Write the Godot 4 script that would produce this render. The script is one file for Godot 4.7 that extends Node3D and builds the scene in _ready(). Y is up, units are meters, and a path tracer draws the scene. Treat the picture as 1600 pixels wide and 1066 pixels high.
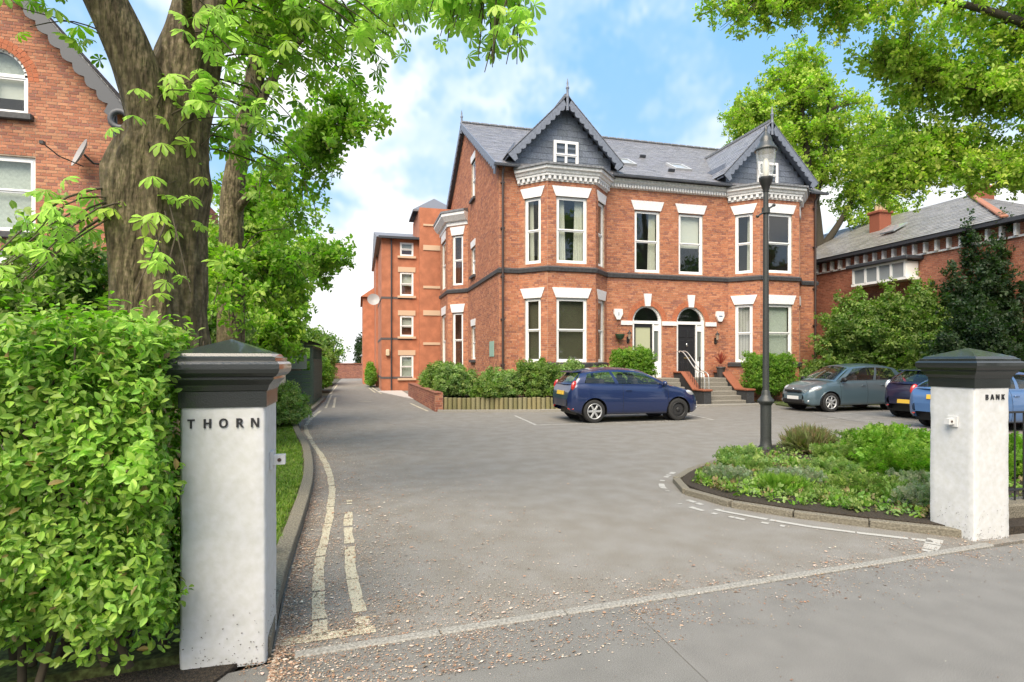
extends Node3D
# World: x runs along the house front, z towards the street (camera), y up, metres. The eye stands on the pavement at the origin.

class MB:
	var v := PackedVector3Array()
	var n := PackedVector3Array()
	var uv := PackedVector2Array()
	var ix := PackedInt32Array()
	func tri(a: Vector3, b: Vector3, c: Vector3) -> void:
		var nn := (b - a).cross(c - a).normalized()
		var k := v.size()
		v.append_array(PackedVector3Array([a, b, c]))
		n.append_array(PackedVector3Array([nn, nn, nn]))
		uv.append_array(PackedVector2Array([Vector2(0, 1), Vector2(1, 1), Vector2(1, 0)]))
		ix.append_array(PackedInt32Array([k, k + 2, k + 1]))
	func quad(a: Vector3, b: Vector3, c: Vector3, d: Vector3) -> void:
		var nn := (c - a).cross(d - b).normalized()
		var k := v.size()
		v.append_array(PackedVector3Array([a, b, c, d]))
		n.append_array(PackedVector3Array([nn, nn, nn, nn]))
		uv.append_array(PackedVector2Array([Vector2(0, 1), Vector2(1, 1), Vector2(1, 0), Vector2(0, 0)]))
		ix.append_array(PackedInt32Array([k, k + 2, k + 1, k, k + 3, k + 2]))
	func box(c: Vector3, s: Vector3, b := Basis()) -> void:
		var x := b.x * s.x * 0.5
		var y := b.y * s.y * 0.5
		var z := b.z * s.z * 0.5
		quad(c - x - y + z, c + x - y + z, c + x + y + z, c - x + y + z)
		quad(c + x - y - z, c - x - y - z, c - x + y - z, c + x + y - z)
		quad(c + x - y + z, c + x - y - z, c + x + y - z, c + x + y + z)
		quad(c - x - y - z, c - x - y + z, c - x + y + z, c - x + y - z)
		quad(c - x + y + z, c + x + y + z, c + x + y - z, c - x + y - z)
		quad(c - x - y - z, c + x - y - z, c + x - y + z, c - x - y + z)
	# chamfered box
	func cbox(c: Vector3, s: Vector3, e: float, b := Basis()) -> void:
		var h := s * 0.5
		var pts := []
		for sx in [-1, 1]:
			for sy in [-1, 1]:
				for sz in [-1, 1]:
					pts.append([Vector3(sx * h.x, sy * (h.y - e), sz * (h.z - e)), Vector3(sx * (h.x - e), sy * h.y, sz * (h.z - e)), Vector3(sx * (h.x - e), sy * (h.y - e), sz * h.z)])
		var f := func(i: int, j: int) -> Vector3: return c + b * (pts[i][j] as Vector3)
		for axis in 3:
			for sd in 2:
				var o := []
				for i in 8:
					var bits := [(i >> 2) & 1, (i >> 1) & 1, i & 1]
					if bits[axis] == sd:
						o.append(i)
				var q := [f.call(o[0], axis), f.call(o[1], axis), f.call(o[3], axis), f.call(o[2], axis)]
				oquad(q[0], q[1], q[2], q[3], c)
		for i in 8:
			oquad(f.call(i, 0), f.call(i, 1), f.call(i, 2), f.call(i, 2), c)
			for bit in [1, 2, 4]:
				if not (i & bit):
					var j: int = i | bit
					var ax: int = {4: 0, 2: 1, 1: 2}[bit]
					var p: int = (ax + 1) % 3
					var r: int = (ax + 2) % 3
					oquad(f.call(i, p), f.call(j, p), f.call(j, r), f.call(i, r), c)
	# quad turned to face away from a centre
	func oquad(a: Vector3, b: Vector3, c: Vector3, d: Vector3, from: Vector3) -> void:
		var nn := (c - a).cross(d - b) if c != d else (b - a).cross(c - a)
		if nn.dot((a + b + c + d) * 0.25 - from) >= 0:
			if c == d: tri(a, b, c)
			else: quad(a, b, c, d)
		else:
			if c == d: tri(a, c, b)
			else: quad(a, d, c, b)
	# polygon in the local xy plane of t, from z 0 to z depth
	func prism(p: PackedVector2Array, t: Transform3D, depth: float) -> void:
		var q := p
		if Geometry2D.is_polygon_clockwise(q):
			q.reverse()
		var ids := Geometry2D.triangulate_polygon(q)
		for i in range(0, ids.size(), 3):
			var a := q[ids[i]]
			var b := q[ids[i + 1]]
			var c := q[ids[i + 2]]
			if (b - a).cross(c - a) < 0:
				var w := b
				b = c
				c = w
			tri(t * Vector3(a.x, a.y, depth), t * Vector3(b.x, b.y, depth), t * Vector3(c.x, c.y, depth))
			if depth > 0: tri(t * Vector3(a.x, a.y, 0), t * Vector3(c.x, c.y, 0), t * Vector3(b.x, b.y, 0))
		if depth > 0:
			for i in q.size():
				var a := q[i]
				var b := q[(i + 1) % q.size()]
				quad(t * Vector3(a.x, a.y, 0), t * Vector3(b.x, b.y, 0), t * Vector3(b.x, b.y, depth), t * Vector3(a.x, a.y, depth))
	# rows of points -> smooth surface; rows run "along", points run "around"
	func grid(rows: Array, closed := false, flip := false, skip := {}) -> void:
		var k := v.size()
		var nr := rows.size()
		var nc: int = rows[0].size()
		for i in nr:
			for j in nc:
				var a: Vector3 = rows[mini(i + 1, nr - 1)][j] - rows[maxi(i - 1, 0)][j]
				var jn := (j + 1) % nc if closed else mini(j + 1, nc - 1)
				var jp := (j - 1 + nc) % nc if closed else maxi(j - 1, 0)
				var b: Vector3 = rows[i][jn] - rows[i][jp]
				var nn := b.cross(a)
				if nn.length() < 1e-9:
					var i2 := 1 if i == 0 else nr - 2
					nn = (rows[i2][jn] - rows[i2][jp]).cross(a)
					if nn.length() < 1e-9: nn = a if i > 0 else -a
				nn = nn.normalized()
				v.append(rows[i][j])
				n.append(-nn if flip else nn)
				uv.append(Vector2(float(j) / maxi(nc - 1, 1), 1.0 - float(i) / maxi(nr - 1, 1)))
		for i in nr - 1:
			for j in (nc if closed else nc - 1):
				if skip.has(i * 1000 + j): continue
				var j2 := (j + 1) % nc
				var p := k + i * nc + j
				var q := k + i * nc + j2
				var r := k + (i + 1) * nc + j2
				var s := k + (i + 1) * nc + j
				if flip: ix.append_array(PackedInt32Array([p, q, r, p, r, s]))
				else: ix.append_array(PackedInt32Array([p, r, q, p, s, r]))
	func tube(pts: Array, radii: Array, sides := 8, rough := 0.0, nz: FastNoiseLite = null) -> void:
		var rows := []
		var up := Vector3(0.31, 0.13, 0.94)
		for i in pts.size():
			var d: Vector3 = (pts[mini(i + 1, pts.size() - 1)] - pts[maxi(i - 1, 0)]).normalized()
			up = (up - d * up.dot(d)).normalized()
			var w := d.cross(up)
			var row := []
			for j in sides:
				var a := TAU * j / sides
				var dir := up * cos(a) + w * sin(a)
				var r: float = radii[i]
				if nz: r *= 1.0 + rough * (nz.get_noise_3dv(pts[i] * Vector3(0.4, 0.25, 0.4) + dir * 0.8) + 0.55 * nz.get_noise_3dv(pts[i] * Vector3(0.3, 0.4, 0.3) + dir * 3.2 + Vector3(9, 0, 0)))
				row.append(pts[i] + dir * r)
			rows.append(row)
		grid(rows, true)
	func lathe(prof: Array, t: Transform3D, sides := 24) -> void:
		# prof: [radius, height] pairs from bottom to top; sharp edges where a pair repeats
		var part := []
		for i in prof.size():
			if i > 0 and prof[i] == prof[i - 1]:
				ring(part, t, sides)
				part = []
			part.append(prof[i])
		ring(part, t, sides)
	func ring(prof: Array, t: Transform3D, sides: int) -> void:
		if prof.size() < 2: return
		var rows := []
		for p in prof:
			var row := []
			for j in sides:
				var a := TAU * j / sides
				row.append(t * Vector3(cos(a) * p[0], p[1], -sin(a) * p[0]))
			rows.append(row)
		grid(rows, true)
	# square loft, flat faces: prof of [half width, height]
	func square(prof: Array, t: Transform3D, kx := 1.0) -> void:
		for i in prof.size() - 1:
			var a: float = prof[i][0]
			var b: float = prof[i + 1][0]
			var y0: float = prof[i][1]
			var y1: float = prof[i + 1][1]
			var lo := [Vector3(-a * kx, y0, a), Vector3(a * kx, y0, a), Vector3(a * kx, y0, -a), Vector3(-a * kx, y0, -a)]
			var hi := [Vector3(-b * kx, y1, b), Vector3(b * kx, y1, b), Vector3(b * kx, y1, -b), Vector3(-b * kx, y1, -b)]
			for s in 4:
				var e := (s + 1) % 4
				if b < 1e-4: tri(t * lo[s], t * lo[e], t * hi[s])
				else: quad(t * lo[s], t * lo[e], t * hi[e], t * hi[s])
	func ellipsoid(c: Vector3, r: Vector3, b := Basis(), nu := 16, nv := 10) -> void:
		var rows := []
		for i in nv + 1:
			var th := PI * i / nv - PI / 2
			var row := []
			for j in nu:
				var a := TAU * j / nu
				row.append(c + b * Vector3(cos(th) * cos(a) * r.x, sin(th) * r.y, -cos(th) * sin(a) * r.z))
			rows.append(row)
		grid(rows, true)
	func mesh() -> ArrayMesh:
		var m := ArrayMesh.new()
		var arr := []
		arr.resize(Mesh.ARRAY_MAX)
		arr[Mesh.ARRAY_VERTEX] = v
		arr[Mesh.ARRAY_NORMAL] = n
		arr[Mesh.ARRAY_TEX_UV] = uv
		arr[Mesh.ARRAY_INDEX] = ix
		m.add_surface_from_arrays(Mesh.PRIMITIVE_TRIANGLES, arr)
		return m

var rng := RandomNumberGenerator.new()
var mats := {}
var texs := {}
var taken := {}
var EYE := Vector3(0, 1.65, 0)
var YAW := -0.2609

func noise_tex(key: String, freq: float, lo: Color, hi: Color, mid := -1.0, bump := false, kind := FastNoiseLite.TYPE_SIMPLEX_SMOOTH, size := 512, octaves := 4) -> NoiseTexture2D:
	if texs.has(key): return texs[key]
	var nz := FastNoiseLite.new()
	nz.seed = key.hash() % 10000
	nz.noise_type = kind
	nz.frequency = freq
	nz.fractal_octaves = octaves
	var t := NoiseTexture2D.new()
	t.width = size
	t.height = size
	t.seamless = true
	t.noise = nz
	if not bump:
		var g := Gradient.new()
		g.offsets = PackedFloat32Array([0.15, 0.85]) if mid < 0 else PackedFloat32Array([mid - 0.12, mid + 0.12])
		g.colors = PackedColorArray([lo, hi])
		t.color_ramp = g
	texs[key] = t
	return t

# o: tex [scale per metre, freq, low, high], coarse [...], bump [scale, freq, centimetres], metal, coat, vc, back, alpha, spec
func M(key: String, lin := Color.WHITE, rough := 0.8, o := {}) -> StandardMaterial3D:
	if mats.has(key): return mats[key]
	var m := StandardMaterial3D.new()
	m.resource_name = key
	m.albedo_color = lin.linear_to_srgb()
	m.roughness = rough
	m.metallic = o.get("metal", 0.0)
	if o.has("spec"): m.metallic_specular = o.spec
	if o.has("tex") or o.has("bump"):
		m.uv1_triplanar = true
		m.uv1_world_triplanar = o.get("world", true)
		m.uv1_triplanar_sharpness = 4.0
	if o.has("tex"):
		var a: Array = o.tex
		m.uv1_scale = Vector3.ONE * a[0]
		m.albedo_texture = noise_tex("a%s" % [a], a[1], a[2], a[3], a[4] if a.size() > 4 else -1.0)
	if o.has("bump"):
		var a: Array = o.bump
		m.uv1_scale = Vector3.ONE * a[0]
		m.heightmap_enabled = true
		m.heightmap_texture = noise_tex("b%s" % [a[1]], a[1], Color.BLACK, Color.WHITE, -1.0, true)
		m.heightmap_scale = a[2]
	if o.has("coarse"):
		var a: Array = o.coarse
		m.detail_enabled = true
		m.detail_blend_mode = BaseMaterial3D.BLEND_MODE_MUL
		m.detail_uv_layer = BaseMaterial3D.DETAIL_UV_2
		m.uv2_triplanar = true
		m.uv2_world_triplanar = true
		m.uv2_scale = Vector3.ONE * a[0]
		m.detail_albedo = noise_tex("c%s" % [a], a[1], a[2], a[3], a[4] if a.size() > 4 else -1.0)
	if o.has("coat"):
		m.clearcoat_enabled = true
		m.clearcoat = o.coat
		m.clearcoat_roughness = 0.04
	if o.has("vc"): m.vertex_color_use_as_albedo = true
	if o.has("back"):
		m.backlight_enabled = true
		m.backlight = o.back
	if o.has("alpha"):
		m.transparency = BaseMaterial3D.TRANSPARENCY_ALPHA
		m.albedo_color.a = o.alpha
	if o.has("stretch"): m.uv1_scale *= o.stretch
	m.cull_mode = BaseMaterial3D.CULL_DISABLED if o.has("back") else BaseMaterial3D.CULL_BACK
	mats[key] = m
	return m

func grey(x: float) -> Color: return Color(x, x, x)

func numbered(called: String) -> String:
	if not taken.has(called):
		taken[called] = 0
		return called
	taken[called] += 1
	return "%s_%03d" % [called, taken[called]]

func put(called: String, mb, m: Material, parent: Node = self) -> MeshInstance3D:
	var o := MeshInstance3D.new()
	o.name = numbered(called) if parent == self else called
	o.mesh = mb.mesh() if mb is MB else mb
	o.material_override = m
	parent.add_child(o, true)
	return o

func tag(o: Node, label: String, category: String, group := "") -> Node:
	o.set_meta("label", label)
	o.set_meta("category", category)
	if group != "": o.set_meta("group", group)
	return o

func thing(called: String, label: String, category: String, at := Vector3.ZERO, group := "") -> Node3D:
	var o := Node3D.new()
	o.name = numbered(called)
	add_child(o)
	o.position = at
	tag(o, label, category, group)
	return o

func part(called: String, parent: Node3D, at := Vector3.ZERO) -> Node3D:
	var o := Node3D.new()
	o.name = called
	parent.add_child(o, true)
	o.position = at
	return o

func struct(called: String, mb, m: Material) -> MeshInstance3D:
	var o := put(called, mb, m)
	o.set_meta("kind", "structure")
	return o

func copies(called: String, mesh: Mesh, m: Material, ts: Array, cs: Array, parent: Node = self) -> MultiMeshInstance3D:
	var mm := MultiMesh.new()
	mm.transform_format = MultiMesh.TRANSFORM_3D
	mm.use_colors = true
	mm.mesh = mesh
	mm.instance_count = ts.size()
	for i in ts.size():
		mm.set_instance_transform(i, ts[i])
		mm.set_instance_color(i, cs[i])
	var o := MultiMeshInstance3D.new()
	o.name = numbered(called) if parent == self else called
	o.multimesh = mm
	o.material_override = m
	o.set_meta("kind", "stuff")
	parent.add_child(o, true)
	return o

func curve(pts: Array, steps := 6) -> Array:
	var out := []
	for i in pts.size() - 1:
		var p0: Vector3 = pts[maxi(i - 1, 0)]
		var p1: Vector3 = pts[i]
		var p2: Vector3 = pts[i + 1]
		var p3: Vector3 = pts[mini(i + 2, pts.size() - 1)]
		for s in steps:
			out.append(p1.cubic_interpolate(p2, p0, p3, float(s) / steps))
	out.append(pts[-1])
	return out

func lerps(table: Array, x: float) -> float:
	for i in table.size() - 1:
		if x <= table[i + 1][0]:
			var k := clampf((x - table[i][0]) / (table[i + 1][0] - table[i][0]), 0, 1)
			k = k * k * (3 - 2 * k) if table[i].size() > 2 else k
			return lerpf(table[i][1], table[i + 1][1], k)
	return table[-1][1]

func flat(pts: Array, y: float, thick := 0.0) -> MB:
	# polygon of [x, z] laid flat with its top at y
	var mb := MB.new()
	var p := PackedVector2Array()
	for a in pts: p.append(Vector2(a[0], -a[1]))
	mb.prism(p, Transform3D(Basis(Vector3.RIGHT, Vector3.FORWARD, Vector3.UP), Vector3(0, y - thick, 0)), maxf(thick, 0.0))
	return mb

func _ready() -> void:
	var cam := Camera3D.new()
	cam.name = "camera"
	add_child(cam)
	cam.position = EYE
	cam.rotation.y = YAW
	cam.projection = Camera3D.PROJECTION_FRUSTUM
	cam.near = 0.05
	cam.far = 600.0
	# 899 px focal length on a 1600 x 1066 picture, horizon 31 px below the middle
	cam.size = 0.05 * 1066.0 / 899.0
	cam.frustum_offset = Vector2(0, 0.05 * 31.0 / 899.0)
	cam.current = true
	var env := Environment.new()
	env.background_mode = Environment.BG_SKY
	env.tonemap_mode = Environment.TONE_MAPPER_LINEAR
	env.tonemap_exposure = 5.6
	env.sdfgi_enabled = true
	env.ssao_enabled = true
	env.ssil_enabled = true
	var sky := Sky.new()
	sky.sky_material = sky_mat()
	env.sky = sky
	env.background_energy_multiplier = 1.0
	var we := WorldEnvironment.new()
	we.name = "environment"
	we.environment = env
	add_child(we)
	var sun := DirectionalLight3D.new()
	sun.name = "sun"
	sun.light_energy = 0.46
	sun.light_angular_distance = 50.0
	sun.light_color = Color(1.0, 0.94, 0.85)
	sun.shadow_enabled = true
	add_child(sun)
	sun.look_at_from_position(Vector3(-12, 26, 17), Vector3.ZERO)
	rng.seed = 7
	ground()
	main_house()
	steps()
	left_house()
	right_house()
	flats()
	shed()
	railing()
	pillar(Vector3(-0.7, 0, -3.59), 0.42, "THORN", "white gate pillar lettered THORN with black moulded cap beside the hedge", 0.0, Vector2(-0.155, 0.078))
	pillar(Vector3(5.65, 0, -4.2), 0.43, "BANK", "white gate pillar lettered BANK with black moulded cap by the railing", 0.0, Vector2(-0.07, 0.066))
	lamp_post()
	cars()
	hedge()
	chestnuts()
	right_trees()
	shrubs()
	street_trees()

func sky_mat() -> PanoramaSkyMaterial:
	var w := 1024
	var h := 512
	var im := Image.create(w, h, false, Image.FORMAT_RGBF)
	var nz := FastNoiseLite.new()
	nz.seed = 11
	nz.frequency = 1.1
	nz.fractal_octaves = 6
	nz.domain_warp_enabled = true
	nz.domain_warp_amplitude = 0.35
	nz.domain_warp_frequency = 1.5
	for j in h:
		var el := PI / 2 - PI * (j + 0.5) / h
		for i in w:
			var az := TAU * (i + 0.5) / w
			var d := Vector3(cos(el) * sin(az), sin(el), cos(el) * cos(az))
			var up := maxf(d.y, 0.0)
			var blue := Color(0.034, 0.1, 0.2).lerp(Color(0.15, 0.187, 0.218), exp(-up * 3.2))
			var q := d / (0.35 + up) * 0.9
			var c := nz.get_noise_3d(q.x, q.y * 2.0, q.z) + 0.04 + 0.7 * exp(-up * 4.5)
			var k := smoothstep(-0.15, 0.6, c)
			var col := blue.lerp(Color(0.235, 0.235, 0.237), k)
			im.set_pixel(i, j, col)
	var m := PanoramaSkyMaterial.new()
	m.panorama = ImageTexture.create_from_image(im)
	return m

# ---------- walls of brick ----------
var brick_mesh: ArrayMesh

func unit_brick() -> ArrayMesh:
	if brick_mesh == null:
		var mb := MB.new()
		var e := 0.04
		# unit box, x and y centred, z from -1 to 0, front edge eased
		var f := [Vector3(-0.5 + e * 0.4, -0.5 + e, 0), Vector3(0.5 - e * 0.4, -0.5 + e, 0), Vector3(0.5 - e * 0.4, 0.5 - e, 0), Vector3(-0.5 + e * 0.4, 0.5 - e, 0)]
		var m := [Vector3(-0.5, -0.5, -0.25), Vector3(0.5, -0.5, -0.25), Vector3(0.5, 0.5, -0.25), Vector3(-0.5, 0.5, -0.25)]
		var k := [Vector3(-0.5, -0.5, -1), Vector3(0.5, -0.5, -1), Vector3(0.5, 0.5, -1), Vector3(-0.5, 0.5, -1)]
		mb.quad(f[0], f[1], f[2], f[3])
		for i in 4:
			var j := (i + 1) % 4
			mb.quad(m[i], m[j], f[j], f[i])
			mb.quad(k[i], k[j], m[j], m[i])
		brick_mesh = mb.mesh()
	return brick_mesh

func span_of(h: Dictionary, y: float) -> Array:
	# what a hole takes out of the wall at height y
	if y < h.y0 or y > h.y1 + (h.r if h.has("r") else 0.0): return []
	if y > h.y1:
		var c: float = (h.u0 + h.u1) / 2
		var w := sqrt(maxf(0.0, h.r * h.r - (y - h.y1) * (y - h.y1)))
		return [c - w, c + w]
	return [h.u0, h.u1]

# A, B: [x, z] ends, seen from outside left to right. holes: {u0,u1,y0,y1,(r)}. gable: {peak_u, peak_y}
# single > 0: that many bricks nearest the eye become parts of their own
func brick_wall(parent: Node3D, A: Array, B: Array, y0: float, y1: float, holes := [], pal := [], o := {}) -> void:
	var a := Vector3(A[0], 0, A[1])
	var b := Vector3(B[0], 0, B[1])
	var U := (b - a).normalized()
	var L := (b - a).length()
	var N := U.cross(Vector3.UP)
	var basis := Basis(U, Vector3.UP, N)
	var g: Dictionary = o.get("gable", {})
	var mb := MB.new()
	var P := func(u: float, y: float, d := 0.0) -> Vector3: return a + U * u + Vector3.UP * y - N * d
	# mortar bed with the openings cut out
	var us := [0.0, L]
	var ys := [y0, y1]
	for h in holes:
		us.append_array([h.u0, h.u1])
		ys.append_array([h.y0, h.y1])
		if h.has("r"): ys.append(h.y1 + h.r)
	us.sort()
	ys.sort()
	for i in us.size() - 1:
		for j in ys.size() - 1:
			if us[i + 1] - us[i] < 1e-4 or ys[j + 1] - ys[j] < 1e-4 or ys[j] > y1 - 1e-4: continue
			var cu: float = (us[i] + us[i + 1]) / 2
			var cy: float = (ys[j] + ys[j + 1]) / 2
			var open := false
			for h in holes:
				if cu > h.u0 and cu < h.u1 and cy > h.y0 and cy < h.y1 + (h.r if h.has("r") else 0.0): open = true
			if not open:
				mb.quad(P.call(us[i], ys[j]), P.call(us[i + 1], ys[j]), P.call(us[i + 1], ys[j + 1]), P.call(us[i], ys[j + 1]))
	for h in holes:
		var dp: float = o.get("reveal", 0.22)
		mb.quad(P.call(h.u0, h.y0), P.call(h.u0, h.y0, dp), P.call(h.u0, h.y1, dp), P.call(h.u0, h.y1))
		mb.quad(P.call(h.u1, h.y0, dp), P.call(h.u1, h.y0), P.call(h.u1, h.y1), P.call(h.u1, h.y1, dp))
		mb.quad(P.call(h.u0, h.y0, dp), P.call(h.u0, h.y0), P.call(h.u1, h.y0), P.call(h.u1, h.y0, dp))
		if h.has("r"):
			var c: float = (h.u0 + h.u1) / 2
			for k in 16:
				var t0 := PI * k / 16
				var t1 := PI * (k + 1) / 16
				var e0 := Vector2(c + cos(t0) * h.r, h.y1 + sin(t0) * h.r)
				var e1 := Vector2(c + cos(t1) * h.r, h.y1 + sin(t1) * h.r)
				mb.quad(P.call(e0.x, e0.y), P.call(e1.x, e1.y), P.call(e1.x, e1.y, dp), P.call(e0.x, e0.y, dp))
				mb.quad(P.call(e0.x, e0.y), P.call(e0.x, h.y1 + h.r), P.call(e1.x, h.y1 + h.r), P.call(e1.x, e1.y))
		else:
			mb.quad(P.call(h.u0, h.y1), P.call(h.u0, h.y1, dp), P.call(h.u1, h.y1, dp), P.call(h.u1, h.y1))
	if g:
		var ns := 48
		for i in ns:
			var k0 := float(i) / ns
			var k1 := (i + 1.0) / ns
			var ya := lerpf(y1, g.y, k0)
			var yb := lerpf(y1, g.y, k1)
			var ends := [[g.u * k0, L - (L - g.u) * k0], [g.u * k1, L - (L - g.u) * k1]]
			var cut := []
			for h in holes:
				var sp := span_of(h, (ya + yb) / 2)
				if sp: cut = sp
			if cut:
				mb.quad(P.call(ends[0][0], ya), P.call(cut[0], ya), P.call(cut[0], yb), P.call(ends[1][0], yb))
				mb.quad(P.call(cut[1], ya), P.call(ends[0][1], ya), P.call(ends[1][1], yb), P.call(cut[1], yb))
			else: mb.quad(P.call(ends[0][0], ya), P.call(ends[0][1], ya), P.call(ends[1][1], yb), P.call(ends[1][0], yb))
	put("mortar", mb, M("mortar", Color(0.5, 0.39, 0.3), 0.95, {"tex": [0.7, 0.02, grey(0.75), grey(1)]}), parent)
	# bricks
	var ch: float = o.get("course", 0.075)
	var bl: float = o.get("brick", 0.225)
	var ts := []
	var cs := []
	var top: float = g.y if g else y1
	var row := 0
	var y := y0 + ch / 2
	var pn := FastNoiseLite.new()
	pn.seed = 5
	pn.frequency = 0.35
	while y < top - ch * 0.4:
		var header := row % 4 == 3
		var l := bl / 2 if header else bl
		var lo := 0.0
		var hi := L
		if y > y1:
			var k: float = (y - y1) / (g.y - y1)
			lo = g.u * k + 0.04
			hi = L - (L - g.u) * k - 0.04
		var cuts := []
		for h in holes:
			var s := span_of(h, y)
			if s: cuts.append(s)
		cuts.sort_custom(func(p, q): return p[0] < q[0])
		var spans := []
		var at := lo
		for s in cuts:
			if s[0] > at: spans.append([at, minf(s[0], hi)])
			at = maxf(at, s[1])
		if at < hi: spans.append([at, hi])
		for s in spans:
			var u: float = floorf(s[0] / l) * l - (bl / 2 if row % 2 == 1 and not header else (bl / 4 if header else 0.0))
			while u < s[1]:
				var u0: float = maxf(u, s[0])
				var u1: float = minf(u + l, s[1])
				u += l
				if u1 - u0 < 0.025: continue
				var proud := 0.006 + rng.randf() * 0.003
				ts.append(Transform3D(Basis(U * (u1 - u0 - 0.009), Vector3.UP * (ch - 0.009), N * 0.02), a + U * (u0 + u1) / 2 + Vector3.UP * y + N * proud))
				var c: Color = pal[rng.randi() % pal.size()]
				var w := 1.0 + 0.16 * pn.get_noise_2d(u0, y * 2) + rng.randf_range(-0.1, 0.1)
				cs.append(Color(c.r * w, c.g * w, c.b * w))
		row += 1
		y += ch
	for h in holes:
		if not h.has("r"): continue
		var c: float = (h.u0 + h.u1) / 2
		for ring in 2:
			var nb := 22 + ring * 5
			for k in nb:
				var t := PI * (k + 0.5) / nb
				var rr: float = h.r + 0.06 + ring * 0.115
				var d := U * cos(t) + Vector3.UP * sin(t)
				var s := -U * sin(t) + Vector3.UP * cos(t)
				ts.append(Transform3D(Basis(d * 0.105, s * (PI * rr / nb - 0.009), N * 0.02), a + U * (c + cos(t) * rr) + Vector3.UP * (h.y1 + sin(t) * rr) + N * 0.011))
				var w := rng.randf_range(0.85, 1.1)
				cs.append(Color(0.5 * w, 0.16 * w, 0.075 * w))
	if o.has("single"):
		var order := range(ts.size())
		order.sort_custom(func(p, q): return near_score(ts[p].origin) < near_score(ts[q].origin))
		var ms := []
		for k in 5: ms.append(M("brick_tone_%d" % k, pal[k % pal.size()] * [0.9, 1.0, 1.08, 0.95, 1.03][k], 0.9, {"tex": [3.1, 0.03, grey(0.8), grey(1)]}))
		var rt := []
		var rc := []
		for k in order.size():
			if k < o.single:
				var m := put("brick", unit_brick(), ms[rng.randi() % 5], parent)
				m.transform = ts[order[k]]
			else:
				rt.append(ts[order[k]])
				rc.append(cs[order[k]])
		ts = rt
		cs = rc
	if ts.size(): copies("brickwork", unit_brick(), M("brick", Color.WHITE, 0.9, {"vc": 1, "tex": [3.1, 0.03, grey(0.8), grey(1)]}), ts, cs, parent)

func near_score(p: Vector3) -> float:
	# distance from the eye, with what falls outside the picture put last
	var q := (p - EYE).rotated(Vector3.UP, -YAW)
	if q.z > -0.5 or absf(q.x / q.z) > 0.9 or (q.y / -q.z) > 0.64 or (q.y / -q.z) < -0.57: return 1000.0 + p.length()
	return q.length()

# slates laid in courses on a sloping plane: O lower-left corner, U along the eaves, S up the slope; inside: polygon in (u, s)
func slates(parent: Node3D, O: Vector3, U: Vector3, S: Vector3, poly: PackedVector2Array, tone: Color, w := 0.28, ex := 0.2, called := "slates") -> void:
	var N := U.cross(S).normalized()
	var mb := MB.new()
	mb.prism(poly, Transform3D(Basis(U, S, N), O - N * 0.03), 0.02)
	put("roof_boarding", mb, M("boarding", Color(0.05, 0.05, 0.055), 0.9), parent)
	var sl := MB.new()
	sl.box(Vector3(0, 0, 0), Vector3(1, 1, 1))
	var lo := Vector2(1e9, 1e9)
	var hi := Vector2(-1e9, -1e9)
	for p in poly:
		lo = lo.min(p)
		hi = hi.max(p)
	var ts := []
	var cs := []
	var row := 0
	var s := lo.y
	while s < hi.y:
		var u := lo.x - (w / 2 if row % 2 else 0.0)
		while u < hi.x:
			var c := Vector2(u + w / 2, s + ex / 2)
			var q := c.clamp(lo + Vector2(0.02, 0.02), hi - Vector2(0.02, 0.02))
			if Geometry2D.is_point_in_polygon(q, poly):
				var x0 := maxf(u, lo.x)
				var x1 := minf(u + w, hi.x)
				var tilt := S.rotated(U, -0.05)
				var nn := U.cross(tilt)
				if x1 - x0 > 0.03:
					ts.append(Transform3D(Basis(U * (x1 - x0 - 0.006), tilt * (ex + 0.04), nn * 0.012), O + U * (x0 + x1) / 2 + S * (s + ex / 2) + N * (0.012 + rng.randf() * 0.005)))
					var k := rng.randf_range(0.78, 1.15)
					cs.append(Color(tone.r * k, tone.g * k, tone.b * k * rng.randf_range(0.97, 1.05)))
			u += w
		s += ex
		row += 1
	copies(called, sl.mesh(), M("slate", Color.WHITE, 0.42, {"vc": 1, "tex": [1.3, 0.02, grey(0.78), grey(1)]}), ts, cs, parent)

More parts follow.
